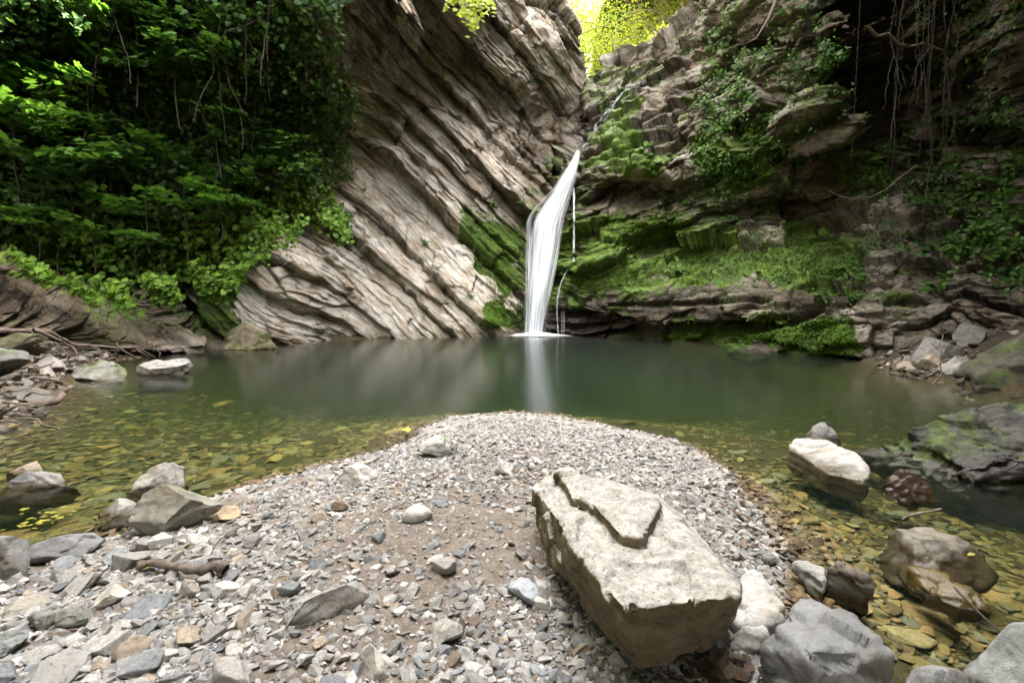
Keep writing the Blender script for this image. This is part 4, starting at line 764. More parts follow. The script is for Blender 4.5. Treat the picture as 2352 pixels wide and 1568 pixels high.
# stones on the pool bed, olive with algae
OL = np.array([(0.22, 0.165, 0.055), (0.28, 0.21, 0.075), (0.17, 0.135, 0.05), (0.30, 0.25, 0.12), (0.20, 0.19, 0.12), (0.33, 0.22, 0.09)])
bed_l = [(-40, 960), (200, 885), (600, 870), (1040, 895), (1040, 930), (960, 985), (760, 1065), (500, 1140), (200, 1225), (-40, 1270)]
bed_r = [(1040, 930), (1040, 895), (1300, 890), (1800, 880), (2100, 920), (2360, 1150), (2380, 1580), (1880, 1560), (1800, 1400), (1830, 1290), (1760, 1190), (1640, 1065), (1500, 995), (1300, 960)]
def bed_points(poly, n, lo, hi, seed):
    q = rand_in(poly, n); r = np.random.default_rng(seed); P = Gz(q[:, 0], q[:, 1], -0.15); P[:, 2] = gz(P[:, 0], P[:, 1]); s = np.exp(r.uniform(math.log(lo), math.log(hi), n) * .5 + .5 * r.uniform(math.log(lo), math.log(lo * 1.5), n)); kk = fbm(P, .8, 3, 5) > -0.36; return P[kk], s[kk]
PB_ = [bed_points(bed_l, 3400, 0.04, 0.28, 21), bed_points(bed_r, 3600, 0.025, 0.24, 22), bed_points([(600, 900), (1040, 925), (1300, 905), (1750, 900), (1600, 1020), (1300, 960), (1060, 950), (900, 1010), (600, 1100)], 1500, 0.03, 0.24, 23)]
Pb = np.concatenate([a for a, _ in PB_]); sb_ = np.concatenate([b for _, b in PB_]); Pb[:, 2] += sb_ * 0.05; k = Pb[:, 2] + sb_ * 0.15 < -0.004; Pb, sb_ = Pb[k], sb_[k]
setting(link('bed_pebbles', scatter_mass('bed_pebbles', Pb, sb_, None, OL[rng.integers(0, 6, len(Pb))] * rng.uniform(.45, 1.05, (len(Pb), 1)), mat_bed, 2, 3, 0.26, 0.06)), 'stuff', 'olive pebbles covering the bed of the shallows')
btm = []
for k in range(8):
    v, f = facet(900 + k, 4, 7, 0.04, 0.05, 0.5, 0.9, 2.2); v = unit(v) * np.array([1, 0.62, 0.26]); btm.append(mesh_np('submerged_stone', v, [f], {'col': np.ones((len(v), 3))}, mats=[mat_bed]))
bigspots = [(2035, 1375, .12), (2120, 1430, .2), (2080, 1478, .22), (1945, 1360, .1), (1990, 1250, .13), (1900, 1225, .1), (2030, 1320, .11), (2200, 1260, .2), (1960, 1440, .13), (2180, 1490, .16), (2280, 1330, .16), (1860, 1150, .12), (1760, 1110, .14), (1945, 1190, .09), (2060, 1150, .2), (1700, 1020, .16), (1560, 975, .16), (1440, 945, .22), (1300, 925, .2), (1180, 925, .18), (2170, 1110, .2), (1840, 1120, .13)]
allp = [(x, y, s) for x, y, s in bigspots]
for _ in range(110):
    x, y = rand_in(bed_l, 1)[0]; allp.append((x, y, rnd.uniform(.10, .24)))
for _ in range(45):
    x, y = rand_in(bed_r, 1)[0]; allp.append((x, y, rnd.uniform(.09, .2)))
done = []
for x, y, s in allp:
    p = Gz(x, y, -0.16); z = float(gz(p[0], p[1])[0])
    if z > -0.045 or z < -0.6 or any((p[0] - a) ** 2 + (p[1] - b) ** 2 < (.42 * (s + c)) ** 2 for a, b, c in done): continue
    done.append((p[0], p[1], s)); o = link('submerged_stone', btm[rnd.randrange(8)], loc=(p[0], p[1], min(z + 0.05 * s, -.012 - .13 * s))); o.scale = (s, s, s * rnd.uniform(.7, 1.2)); o.rotation_euler = (rnd.gauss(0, .06), rnd.gauss(0, .06), rnd.uniform(0, 6.28))
    c = OL[rnd.randrange(6)] * rnd.uniform(.8, 1.3); o.color = (*c, 1)
    tone = 'dark olive' if c.sum() < .42 else 'yellowish' if c[2] < .08 else 'pale olive'; sz = 'large' if s > .17 else 'smaller' if s < .12 else 'middling'
    where = ('in the left shallows' if x < 700 else 'just off the tip of the bar' if x < 1560 else 'in the right shallows beyond the white slab' if y < 1200 else 'in the right shallows near the corner')
    tag(o, f'{sz} {tone} flat stone under water {where}', 'underwater stone', 'flat stones on the pool bed')
#@@NEXT2

# ------------------------------------------------------------------ the waterfall and its side trickles
def fall_material(name, dens, fx, fy, edge=True):
    m, n, l = M(name); u = attr(n, 'u').outputs['Fac']; v = attr(n, 'v').outputs['Fac']; de = attr(n, 'dens').outputs['Fac']
    cx = n.new('ShaderNodeCombineXYZ'); l.new(math_(n, l, 'MULTIPLY', u, fx), cx.inputs[0]); l.new(math_(n, l, 'MULTIPLY', v, fy), cx.inputs[1])
    nz = noise(n, l, 1.0, 6, 0.6, cx.outputs[0], 0.15)
    a = math_(n, l, 'ADD', math_(n, l, 'MULTIPLY', math_(n, l, 'SUBTRACT', nz, 0.5), 2.2), de, True)
    df = n.new('ShaderNodeBsdfDiffuse'); r = ramp(n, [(0.30, (0.70, 0.77, 0.88)), (0.55, (0.90, 0.94, 0.99))]); l.new(nz, r.inputs['Fac']); l.new(r.outputs['Color'], df.inputs['Color'])
    tl = n.new('ShaderNodeBsdfTranslucent'); tl.inputs['Color'].default_value = (0.9, 0.92, 0.95, 1)
    m1 = n.new('ShaderNodeMixShader'); m1.inputs[0].default_value = 0.3; l.new(df.outputs[0], m1.inputs[1]); l.new(tl.outputs[0], m1.inputs[2])
    tr = n.new('ShaderNodeBsdfTransparent'); m2 = n.new('ShaderNodeMixShader'); l.new(a, m2.inputs[0]); l.new(tr.outputs[0], m2.inputs[1]); l.new(m1.outputs[0], m2.inputs[2])
    o = n.new('ShaderNodeOutputMaterial'); l.new(m2.outputs[0], o.inputs[0]); return m
mat_fall = fall_material('falling water', 1, 16, 0.5); mat_thin = fall_material('thin running water', 1, 3, 5.0)
def front_depth(px, py, w=14):
    ys = []
    for dx in np.linspace(-w, w, 5):
        a, _ = A.at(px + dx, py); b, _ = B.at(px + dx, py); y = [b[0, 1]]
        if px + dx < Rb(py): y.append(a[0, 1])
        if px + dx < Lb(py): y = [a[0, 1]]
        ys.append(min(y))
    return min(ys)
def sheet(ctrl, thick, dens, nu=34, nv=160, off=0.10, ymax=None):
    """ctrl rows: (px_left, px_right, py); a lens-shaped sheet of falling water with real thickness."""
    c = np.array(ctrl, float); py = np.linspace(c[0, 2], c[-1, 2], nv); xl = np.interp(py, c[:, 2], c[:, 0]); xr = np.interp(py, c[:, 2], c[:, 1])
    ker = np.ones(9) / 9; sm = lambda q: np.convolve(np.pad(q, 4, 'edge'), ker, 'valid'); xl, xr = sm(xl), sm(sm(xr))
    Y = np.array([front_depth((a + b) / 2, y, (b - a) / 2) for a, b, y in zip(xl, xr, py)]); Ym = np.array([Y[max(0, i - 14):i + 15].min() for i in range(nv)]); k2_ = np.ones(25) / 25; s2_ = lambda q: np.convolve(np.pad(q, 12, 'edge'), k2_, 'valid'); Y = s2_(s2_(Ym)) - off
    if ymax is not None: Y = np.minimum(Y, ymax)
    u = np.linspace(0, 1, nu); U, PYY = np.meshgrid(u, py); PXX = xl[:, None] + (xr - xl)[:, None] * U
    bul = np.sqrt(np.maximum(1 - (2 * U - 1) ** 2, 0)); rip = 0.012 * np.stack([vnoise(np.stack([u * 14, np.full(nu, k * .05), np.zeros(nu)], -1), 3) for k in range(nv)])
    Pf = Pt(PXX, PYY, Y[:, None] - thick * bul - rip * bul); Pb_ = Pt(PXX, PYY, Y[:, None] + 0.3 * thick * bul + 0.01)
    V = np.concatenate([Pf.reshape(-1, 3), Pb_.reshape(-1, 3)]); g = grid_faces(nv, nu); vl = np.linspace(0, 1, nv) * (Pf[0, 0, 2] - Pf[-1, 0, 2])
    e = np.interp(U, [0, .10, .34, .70, .90, 1], [-.9, 0, dens, dens, 0, -.9]); e = e * np.interp(np.linspace(0, 1, nv), [0, .06, 1], [.5, 1, 1])[:, None]
    at = dict(u=np.tile(U.ravel(), 2), v=np.tile(np.repeat(vl, nu), 2), dens=np.concatenate([e.ravel(), e.ravel() - 0.3]))
    return V, [g, g[:, ::-1] + nu * nv], at, Y
fall_top = [(1446, 1458, 186), (1404, 1420, 236), (1366, 1388, 285), (1342, 1358, 325), (1322, 1344, 352)]
fall_main = [(1322, 1336, 345), (1306, 1334, 372), (1284, 1327, 405), (1256, 1316, 446), (1228, 1305, 482), (1214, 1296, 506), (1211, 1288, 540), (1208, 1279, 600), (1206, 1263, 680), (1204, 1253, 740), (1203, 1248, 776)]
Vt, Ft, at_, Yt = sheet(fall_main, 0.07, 1.0, off=0.16)
root = empty('waterfall', Pt(1225, 772, Yt[-1])); tag(root, 'white silky waterfall dropping from the cleft into the pool', 'waterfall')
link('cascade', mesh_np('cascade', rebase(Vt, root.location), Ft, at_, mats=[mat_fall]), root)
for k, (q, dn) in enumerate([([(1300, 1312, 385), (1262, 1276, 440), (1222, 1240, 478), (1206, 1224, 505), (1203, 1224, 600), (1202, 1222, 690), (1200, 1220, 776)], .3), ([(1316, 1330, 390), (1298, 1316, 450), (1280, 1300, 500), (1262, 1284, 600), (1242, 1266, 690), (1232, 1254, 776)], .3)]):
    v_, f_, b_, _ = sheet(q, 0.06, dn, nu=12, off=0.17 + .03 * k); o = link('strand', mesh_np('strand', rebase(v_, root.location), f_, b_, mats=[mat_fall]), root)
Vt, Ft, a2_, _ = sheet(fall_top, 0.05, 0.12, nv=90, nu=12, off=0.14); o = link('upper_stream', mesh_np('upper_stream', rebase(Vt, root.location), Ft, a2_, mats=[mat_thin]), root); o['label'] = 'thin stream sliding down the rock above the drop'
# foam spreading where the fall meets the pool
def foam():
    m, n, l = M('foam'); tc = n.new('ShaderNodeTexCoord'); e = attr(n, 'dens').outputs['Fac']
    a = math_(n, l, 'MULTIPLY', math_(n, l, 'ADD', e, math_(n, l, 'MULTIPLY', math_(n, l, 'SUBTRACT', noise(n, l, 6, 5, 0.6, tc.outputs['Object']), 0.5), 0.5)), e, True)
    df = n.new('ShaderNodeBsdfDiffuse'); df.inputs['Color'].default_value = (0.85, 0.88, 0.9, 1); tr = n.new('ShaderNodeBsdfTransparent'); mx = n.new('ShaderNodeMixShader')
    l.new(a, mx.inputs[0]); l.new(tr.outputs[0], mx.inputs[1]); l.new(df.outputs[0], mx.inputs[2]); o = n.new('ShaderNodeOutputMaterial'); l.new(mx.outputs[0], o.inputs[0])
    t = np.linspace(0, 2 * math.pi, 64, endpoint=False); r = np.linspace(0, 1, 16); R, T_ = np.meshgrid(r, t); c0 = Pt(1226, 772, Yt[-1])
    V = np.stack([2.1 * R * np.cos(T_), 1.0 * R * np.sin(T_), 0.008 + 0.12 * (1 - R) ** 3 * (1 + 0.4 * vnoise(np.stack([R * 6, np.cos(T_) * 3, np.sin(T_) * 3], -1), 4))], -1).reshape(-1, 3)
    g = grid_faces(64, 16); g2 = np.stack([63 * 16 + np.arange(15), np.arange(15), np.arange(15) + 1, 63 * 16 + np.arange(15) + 1], 1)
    o = link('foam', mesh_np('foam', V, [g, g2], dict(dens=(1.7 * (1 - R.ravel()) ** 1.8)), mats=[m]), root); o.location = (c0[0] + 0.1 - root.location.x, c0[1] - 0.15 - root.location.y, -root.location.z)
foam()
for ctrl, lab, dn in [([(1314, 1322, 432), (1315, 1322, 520), (1314, 1321, 604)], 'thin straight trickle beside the waterfall, upper part', .62),
                      ([(1312, 1320, 598), (1298, 1304, 622), (1283, 1289, 655), (1276, 1283, 690), (1277, 1281, 720), (1281, 1285, 776)], 'thin crooked trickle running down the green rock beside the waterfall', .55),
                      ([(1289, 1292, 712), (1290, 1292, 776)], 'left one of two short drips under the mossy lip', .35), ([(1294, 1297, 712), (1294, 1297, 776)], 'right one of two short drips under the mossy lip', .35)]:
    Vt, Ft, a3_, Y3 = sheet(ctrl, 0.02, dn, nv=70, nu=7, off=0.05); b0 = np.array([Vt[:, 0].mean(), Vt[:, 1].mean(), Vt[:, 2].min()])
    tag(link('trickle', mesh_np('trickle', Vt - b0, Ft, a3_, mats=[mat_thin]), loc=b0), lab, 'trickle', 'thin trickles beside the waterfall')

# ------------------------------------------------------------------ leaves
def sym(right, tipy=1.0): return [(0, 0)] + right + [(0, tipy)] + [(-x, y) for x, y in right[::-1]]
LEAF = {'ivy': sym([(.22, -.12), (.50, .10), (.36, .34), (.40, .62), (.15, .60)]), 'maple': sym([(.26, -.10), (.52, .02), (.40, .20), (.70, .52), (.36, .52), (.40, .72), (.18, .68)], 1.1),
        'oval': sym([(.20, .18), (.27, .48), (.16, .80)]), 'blade': sym([(.07, .05), (.08, .5)]), 'chip': sym([(.3, .3), (.2, .75)]), 'round': sym([(.40, -.12), (.60, .25), (.45, .68), (.2, .88)], .95)}
def leaf_mesh(kind):
    ol = np.array(LEAF[kind]); c = np.array([[0, 0.42]]); v = np.concatenate([c, ol]); n = len(ol)
    z = 0.10 * np.abs(v[:, 0]) - 0.25 * np.clip(v[:, 1] - 0.5, 0, 1) ** 2; v3 = np.stack([v[:, 0], v[:, 1], z], 1); i = np.arange(n)
    return v3, np.stack([0 * i, 1 + i, 1 + (i + 1) % n], 1)
def leaves(P, Nn, size, kind, tilt=0.5, down=1.0, seed=0, var=None):
    r = np.random.default_rng(seed); n = len(P); v, f = leaf_mesh(kind); m_ = len(v)
    z = Nn + r.normal(0, tilt, (n, 3)); z /= np.linalg.norm(z, axis=1)[:, None] + 1e-9
    g = np.array([0, 0, -1.0]) * down + r.normal(0, 0.55, (n, 3)); y = g - (g * z).sum(1)[:, None] * z; y /= np.linalg.norm(y, axis=1)[:, None] + 1e-9; x = np.cross(y, z)
    s = size * r.uniform(0.65, 1.3, n); V = P[:, None] + s[:, None, None] * (v[None, :, 0:1] * x[:, None] + v[None, :, 1:2] * y[:, None] + v[None, :, 2:3] * z[:, None])
    F = (f[None] + (np.arange(n) * m_)[:, None, None]).reshape(-1, 3)
    if var is None: var = r.random(n)
    return V.reshape(-1, 3), F, np.repeat(np.clip(var, 0, 1), m_)
def join(parts):
    VV, FF, AA, b = [], [], [], 0
    for V, F, a in parts: VV.append(V); FF.append(F + b); AA.append(a); b += len(V)
    return np.concatenate(VV), np.concatenate(FF), np.concatenate(AA)
def clumps(P, f=1.6, seed=0): return 0.5 + 0.9 * fbm(P, f, 3, seed)

# ivy, undergrowth and saplings on the wooded bank, left
IVY = [(-90, 545), (-20, 585), (60, 612), (130, 640), (190, 668), (290, 702), (310, 655), (350, 640), (378, 655), (395, 692), (415, 680), (400, 635), (420, 612), (462, 630), (472, 672), (520, 652), (570, 612), (615, 560), (650, 515), (700, 492), (770, 520), (800, 545), (790, 500), (745, 440), (700, 415), (640, 425), (560, 455), (470, 500), (300, 500), (100, 500), (-90, 480)]
def on_cliff(cl, poly, n, lo, hi, seed):
    q = rand_in(poly, n); P, Nn = cl.at(q[:, 0], q[:, 1]); r = np.random.default_rng(seed)
    d = np.array([0, 0, CAM_H]) - P; d /= np.linalg.norm(d, axis=1)[:, None]; Nb = Nn * 0.5 + d * 0.5
    return P + Nb * r.uniform(lo, hi, n)[:, None], Nn
P, Nn = on_cliff(A, IVY, 8500, 0.06, 0.75, 31); up = np.array([0, -0.75, 0.65])
setting(link('ivy', mesh_np('ivy', *(lambda j: (j[0], [j[1]], {'var': j[2]}))(leaves(P, Nn * 0.3 + up, 0.115, 'ivy', 0.38, 1.0, 1, 0.15 + 0.85 * clumps(P, 1.2, 3) * rng.uniform(.4, 1.4, len(P)))), smooth=False, mats=[mat_ivy])), 'stuff', 'bright ivy spilling over the foot of the wooded bank')
# trailing ends of ivy over the ledges
tr_ = [(220, 640, 292, 702, 8.6), (150, 640, 230, 690, 8.3), (270, 650, 300, 700, 8.8), (380, 640, 402, 695, 9.7), (330, 640, 395, 660, 9.6), (60, 600, 130, 650, 7.9), (480, 640, 535, 655, 10.3), (560, 610, 490, 668, 10.4), (740, 480, 800, 545, 11.0), (690, 500, 660, 560, 10.8), (770, 480, 790, 560, 11.1), (520, 600, 500, 690, 10.4), (590, 570, 540, 650, 10.7), (450, 600, 478, 670, 10.3), (640, 500, 600, 600, 11.0), (355, 645, 362, 695, 9.6), (20, 580, 110, 640, 7.8)]
PP = []
for k, (x0, y0, x1, y1, d) in enumerate(tr_):
    t = rng.random(110); PP.append(Pt(x0 + (x1 - x0) * t + rng.normal(0, 9, 110), y0 + (y1 - y0) * t + rng.normal(0, 9, 110), d - 0.55 - 0.2 * rng.random(110)))
PP = np.concatenate(PP); j = leaves(PP, np.tile(up, (len(PP), 1)), 0.10, 'ivy', 0.4, 1.0, 2, 0.2 + 0.7 * rng.random(len(PP)))
setting(link('ivy', mesh_np('ivy', j[0], [j[1]], {'var': j[2]}, smooth=False, mats=[mat_ivy])), 'stuff', 'ivy trails hanging across the bedrock ledges')
UND = [(-260, -120), (770, -120), (742, 60), (745, 160), (775, 230), (800, 300), (770, 400), (700, 420), (560, 470), (-260, 520)]
P, Nn = on_cliff(A, UND, 22000, 0.05, 1.1, 33)
j1 = leaves(P, Nn * 0.4 + up * 0.8, 0.095, 'ivy', 0.55, 1.0, 3, clumps(P, 0.9, 5) * rng.uniform(.3, 1.2, len(P)))
EDG = [(690, 140), (760, 130), (800, 290), (810, 410), (720, 440), (650, 400), (640, 280)]
P, Nn = on_cliff(A, EDG, 2600, 0.05, 0.5, 35); j2 = leaves(P, Nn * 0.5 + up * 0.8, 0.085, 'oval', 0.5, 1.0, 4, 0.4 + 0.6 * clumps(P, 1.5, 6))
j = join([j1, j2]); setting(link('undergrowth', mesh_np('undergrowth', j[0], [j[1]], {'var': j[2]}, smooth=False, mats=[mat_under])), 'stuff', 'dense dark undergrowth clothing the left bank')

def sapling_mesh(seed, H, nb, kind='maple', lsz=0.105, spread=1.25, dens=40):
    r = np.random.default_rng(seed); trunk = wiggle((0, 0, 0), (r.normal(0, .15), r.normal(0, .12), H), 14, 0.03 * H, 0, seed); paths = [(trunk, np.linspace(0.012, 0.004, 14))]; LP = []
    for k in range(nb):
        t = 0.35 + 0.65 * (k + r.random()) / nb; b0 = trunk[min(13, int(t * 13))]; a = r.uniform(0, 6.28); L = spread * r.uniform(0.45, 0.95) * (1.15 - 0.5 * t)
        e = b0 + np.array([math.cos(a) * L, math.sin(a) * L * .8, L * r.uniform(-.15, .35)]); p = wiggle(b0, e, 8, 0.06, 0.04, seed * 10 + k); paths.append((p, np.linspace(0.007, 0.002, 8)))
        m_ = int(dens * L / 0.6); tt = r.uniform(0.25, 1.05, m_); idx = np.clip(tt * 7, 0, 6.99); i0 = idx.astype(int); q = p[i0] + (p[np.minimum(i0 + 1, 7)] - p[i0]) * (idx - i0)[:, None]
        q = q + np.stack([r.normal(0, .12, m_), r.normal(0, .12, m_), r.normal(0, .025, m_)], 1); LP.append(q)
    LP = np.concatenate(LP); j = leaves(LP, np.tile(np.array([0, -0.35, 1.0]), (len(LP), 1)), lsz, kind, 0.25, 0.35, seed, 0.35 + 0.65 * r.random(len(LP))); tv, tf = tubes(paths, 5)
    return (tv, tf), j
def make_tree(name, src, loc, label, cat, group, mats, scale=1.0, rz=0.0):
    """src: ((trunk verts, faces), leaves) or a root made before."""
    if isinstance(src, bpy.types.Object):
        root = src.copy(); C.objects.link(root)
        for ch in src.children: c = ch.copy(); C.objects.link(c); c.parent = root
    else:
        (tv, tf), j = src; root = empty(name); link('trunk', mesh_np('trunk', tv, [tf], mats=[mats[0]]), root); link('crown', mesh_np('crown', j[0], [j[1]], {'var': j[2]}, smooth=False, mats=[mats[1]]), root)
    root.location = loc; root.scale = (scale,) * 3; root.rotation_euler = (0, 0, rz); tag(root, label, cat, group); return root
sap_src = [sapling_mesh(300 + k, 2.2, 9) for k in range(4)]; sap_root = [None] * 4
sap_spots = [(60, 350, 'far left, its lowest leaf layer above the ledge'), (150, 300, 'upper of two in the darkest part of the bank'), (235, 330, 'with broad layered sprays left of the pale dry stems'), (75, 440, 'low over the ledge by the left edge'), (205, 450, 'in the middle of the low leaf layers'), (330, 390, 'above the ivy, below the pale dry stems'), (420, 420, 'above the dark hollow'), (500, 385, 'right of the hollow, lit a little brighter'), (575, 400, 'just left of the fern-topped outcrop'), (640, 340, 'beside the edge of the bare rock'), (615, 90, 'bright, high beside the dark top of the cliff'), (695, 175, 'small, clinging at the cliff edge'), (620, 200, 'with drooping sprays against the dark bank'), (300, 40, 'at the top of the picture, left of the dry vines'), (400, 80, 'at the top among the dry vines'), (180, 90, 'high in the dark corner'), (520, 60, 'at the top, right of the dry vines'), (120, 540, 'low, its leaves touching the ivy'), (370, 520, 'short, just over the ivy slope'), (500, 240, 'thin, in the dark middle of the bank'), (20, 240, 'half out of the picture at the left edge'), (700, 40, 'topmost by the cliff, yellow-green')]
for k, (px, py, w) in enumerate(sap_spots):
    p, nn = A.at(px, py + 60); p = p[0] + np.array([0, -0.75, 0]); sc = 0.8 + 0.5 * rnd.random(); v = k % 4
    loc = Pt(px, py, p[1] + 0.0); loc[2] -= 1.45 * sc
    t = make_tree('sapling', sap_root[v] or sap_src[v], loc, 'slender green sapling ' + w, 'sapling', 'saplings on the wooded bank', (mat_bark, mat_maple), sc, rnd.uniform(0, 6.28))
    sap_root[v] = sap_root[v] or t
# bare dry vines and stems in the thicket
vines = [(250, -30, 300, 190), (470, -30, 520, 330), (440, -20, 560, 260), (520, -30, 445, 280), (565, -20, 560, 240), (430, 165, 480, 300), (228, 90, 222, 190), (345, 195, 340, 345), (360, 160, 365, 350), (545, 130, 555, 345), (585, 200, 580, 350), (240, 200, 245, 300), (200, 300, 190, 410), (258, 310, 262, 440), (400, 20, 410, 200), (620, -20, 600, 200), (718, 60, 700, 260), (275, 60, 290, 230), (475, 60, 380, 190), (505, 90, 610, 30), (690, 250, 640, 330), (730, 190, 715, 300)]
for k, (x0, y0, x1, y1) in enumerate(vines):
    d = A.at((x0 + x1) / 2, (y0 + y1) / 2)[0][0, 1] - 1.0; p = wiggle(Pt(x0, y0, d), Pt(x1, y1, d - 0.1), 22, 0.06, 0, 400 + k); p2 = wiggle(p[8], p[8] + np.array([rnd.uniform(-.5, .5), -.1, -rnd.uniform(.3, .9)]), 9, .06, 0, 500 + k)
    v, f = tubes([(p, np.linspace(.008, .004, 22)), (p2, np.linspace(.004, .002, 9))], 5); b0 = p[-1]
    hgt = 'top edge' if y0 < 0 else 'upper' if y0 < 150 else 'middle'; sd = 'at the far left' if x0 < 240 else 'left of centre' if x0 < 400 else 'in the pale tangle' if x0 < 560 else 'next to the bare rock'
    tag(link('dry_vine', mesh_np('dry_vine', v - b0, [f], mats=[mat_root if k % 3 else mat_twig]), loc=b0), f'dry {"slanting" if abs(x1 - x0) > 60 else "upright"} {"long" if abs(y1-y0) > 200 else "short"} vine in the thicket {sd}, {hgt} part', 'vine', 'dry vines in the left thicket')

# hanging vines in the dark recess, right
hv = [(1978, -40, 1955, 382, 'single straight pale cord hanging before the overhanging block'), (2035, -40, 2100, 170, 'hanging root curving at the top of the recess')]
for k in range(12):
    x = 2062 + k * 12 + rnd.uniform(-4, 4); e = rnd.choice([300, 340, 430, 480, 260, 390, 360]); hv.append((x, -40, x + rnd.uniform(-50, 40), e + rnd.uniform(-20, 20), f'thin {"long" if e > 380 else "short" if e < 310 else "middling"} hanging root {"in the thick of the bundle" if 3 < k < 9 else "on the left of the bundle" if k <= 3 else "on the right of the bundle"} in the dark recess'))
for k, (x0, y0, x1, y1, lab) in enumerate(hv):
    d = 8.1 - 0.0012 * (x0 - 2000) + rnd.uniform(-.35, .35); p = wiggle(Pt(x0, y0, d), Pt(x1, y1, d), 30, 0.0 if k == 0 else 0.10, 0, 700 + k, 1.3); ps = [(p, np.linspace(.005, .0015, 30) if k else np.full(30, .003))]
    if k > 1:
        for q in range(rnd.choice([0, 1, 2])): i = rnd.randrange(8, 24); ps.append((wiggle(p[i], p[i] + np.array([rnd.uniform(-.3, .3), 0, -rnd.uniform(.5, 1.4)]), 9, .05, 0, 800 + k * 3 + q), np.linspace(.006, .003, 9)))
    v, f = tubes(ps, 5); b0 = p[-1]; tag(link('hanging_root', mesh_np('hanging_root', v - b0, [f], mats=[mat_root]), loc=b0), lab, 'hanging root', 'hanging roots in the dark recess')
arc = [Pt(x, y, 8.2) for x, y in [(1900, 436), (1925, 450), (1960, 457), (2000, 452), (2035, 436), (2070, 405), (2105, 380)]]; v, f = tubes([(np.array(arc), .007)], 5); tag(link('hanging_root', mesh_np('hanging_root', v - arc[0], [f], mats=[mat_twig]), loc=arc[0]), 'thin pale root sagging in an arc below the recess', 'hanging root', 'hanging roots in the dark recess')
cr = [Pt(x, y, 7.9) for x, y in [(1990, 60), (2015, 85), (2040, 78), (2060, 100), (2090, 108), (2120, 100), (2150, 112), (2175, 118)]]; v, f = tubes([(np.array(cr), np.linspace(.03, .012, 8))], 6); tag(link('hanging_root', mesh_np('hanging_root', v - cr[0], [f], mats=[mat_drift]), loc=cr[0]), 'thick crooked root crossing behind the hanging bundle', 'hanging root', 'hanging roots in the dark recess')
pole = [Pt(x, y, 9.0) for x, y in [(1790, -30), (1780, 10), (1765, 45), (1735, 92)]]; v, f = tubes([(np.array(pole), np.array([.045, .04, .03, .008]))], 7); tag(link('dead_branch', mesh_np('dead_branch', v - pole[0], [f], mats=[mat_drift]), loc=pole[0]), 'bare dead branch pointing down from the top right', 'branch')

# greenery on the mossy cliff
CLIMB = [(1560, 60), (1640, -40), (1760, -40), (1740, 60), (1700, 160), (1720, 250), (1800, 330), (1840, 400), (1760, 420), (1650, 420), (1600, 400), (1640, 320), (1620, 200), (1600, 120), (1560, 110)]
DARKP = [(1960, 260), (2060, 280), (2180, 300), (2400, 180), (2420, 640), (2300, 640), (2180, 560), (2000, 560), (1930, 480), (1990, 420)]
def clump_leaves(poly, ncl, per, rad, size, kind, seed, vlo=0.2):
    PP, NN, VV = [], [], []; q = rand_in(poly, ncl); r = np.random.default_rng(seed); c0, n0 = B.at(q[:, 0], q[:, 1])
    for a_, n_ in zip(c0, n0):
        d = np.linalg.norm(a_); m_ = int(per * r.uniform(.4, 1.6)); R_ = rad * r.uniform(.4, 1.5); g = r.normal(0, 1, (m_, 3)) * np.array([R_, R_ * .5, R_ * .7]); px_, py_ = proj(a_ + g)
        s0, s1 = B.at(px_, py_); k = np.linalg.norm(s0 - a_, axis=1) < 2.5 * R_ + .3; s0, s1, g = s0[k], s1[k], g[k]; PP.append(s0 + s1 * np.abs(r.normal(0, .35 * R_, (len(s0), 1))) + np.array([0, -.05, 0])); NN.append(s1); VV.append(vlo + (1 - vlo) * r.random() * r.uniform(.5, 1, len(s0)))
    PP, NN, VV = np.concatenate(PP), np.concatenate(NN), np.concatenate(VV); return leaves(PP, NN * .5 + up * .8, size, kind, .5, .9, seed, VV)
j1 = join([clump_leaves(CLIMB, 60, 60, .26, .085, 'oval', 5), clump_leaves([(1640, 60), (1900, -20), (1900, 240), (1800, 420), (1640, 430)], 26, 45, .2, .08, 'maple', 6), clump_leaves([(1560, 420), (1760, 430), (1990, 440), (2000, 660), (1560, 640)], 46, 40, .16, .06, 'oval', 7), clump_leaves([(1360, 220), (1560, 120), (1600, 400), (1380, 380)], 14, 30, .14, .05, 'oval', 8), clump_leaves([(1380, 640), (1990, 660), (1980, 760), (1560, 770)], 26, 30, .13, .05, 'oval', 9)])
j2 = join([clump_leaves([(1640, -40), (2000, -40), (1960, 120), (1880, 330), (1700, 300)], 46, 55, .26, .08, 'oval', 12, .1), clump_leaves([(2120, -40), (2420, -40), (2420, 320), (2160, 280)], 40, 55, .3, .08, 'oval', 13, .1), clump_leaves(DARKP, 75, 60, .30, .075, 'oval', 10, .1), clump_leaves([(2080, 420), (2400, 260), (2400, 660), (2150, 640)], 30, 50, .3, .09, 'maple', 11, .1)])
j = join([j1, j2]); setting(link('climbing_plants', mesh_np('climbing_plants', j[0], [j[1]], {'var': j[2]}, smooth=False, mats=[mat_plant])), 'stuff', 'climbing greenery over the upper right cliff')
mp_ = []
for k, g in enumerate(MOSS_B[:3] + MOSS_B[5:6]):
    P, Nn = on_cliff(B, g, [9000, 2600, 3200, 1200][k], 0.0, 0.05, 50 + k); kk = fbm(P, 1.6, 3, 28) > -0.22; P, Nn = P[kk], Nn[kk]; mp_.append(leaves(P, Nn + up * .5, 0.05, 'chip', 0.6, 1.2, 60 + k, clumps(P, 1.1, 19)))
for k, g in enumerate(MOSS_A[:2]):
    P, Nn = on_cliff(A, g, 2600, 0.0, 0.05, 70 + k); kk = fbm(P, 1.6, 3, 28) > -0.2; mp_.append(leaves(P[kk], Nn[kk] + up * .4, 0.045, 'chip', 0.6, 1.2, 80 + k, clumps(P[kk], 1.1, 19)))
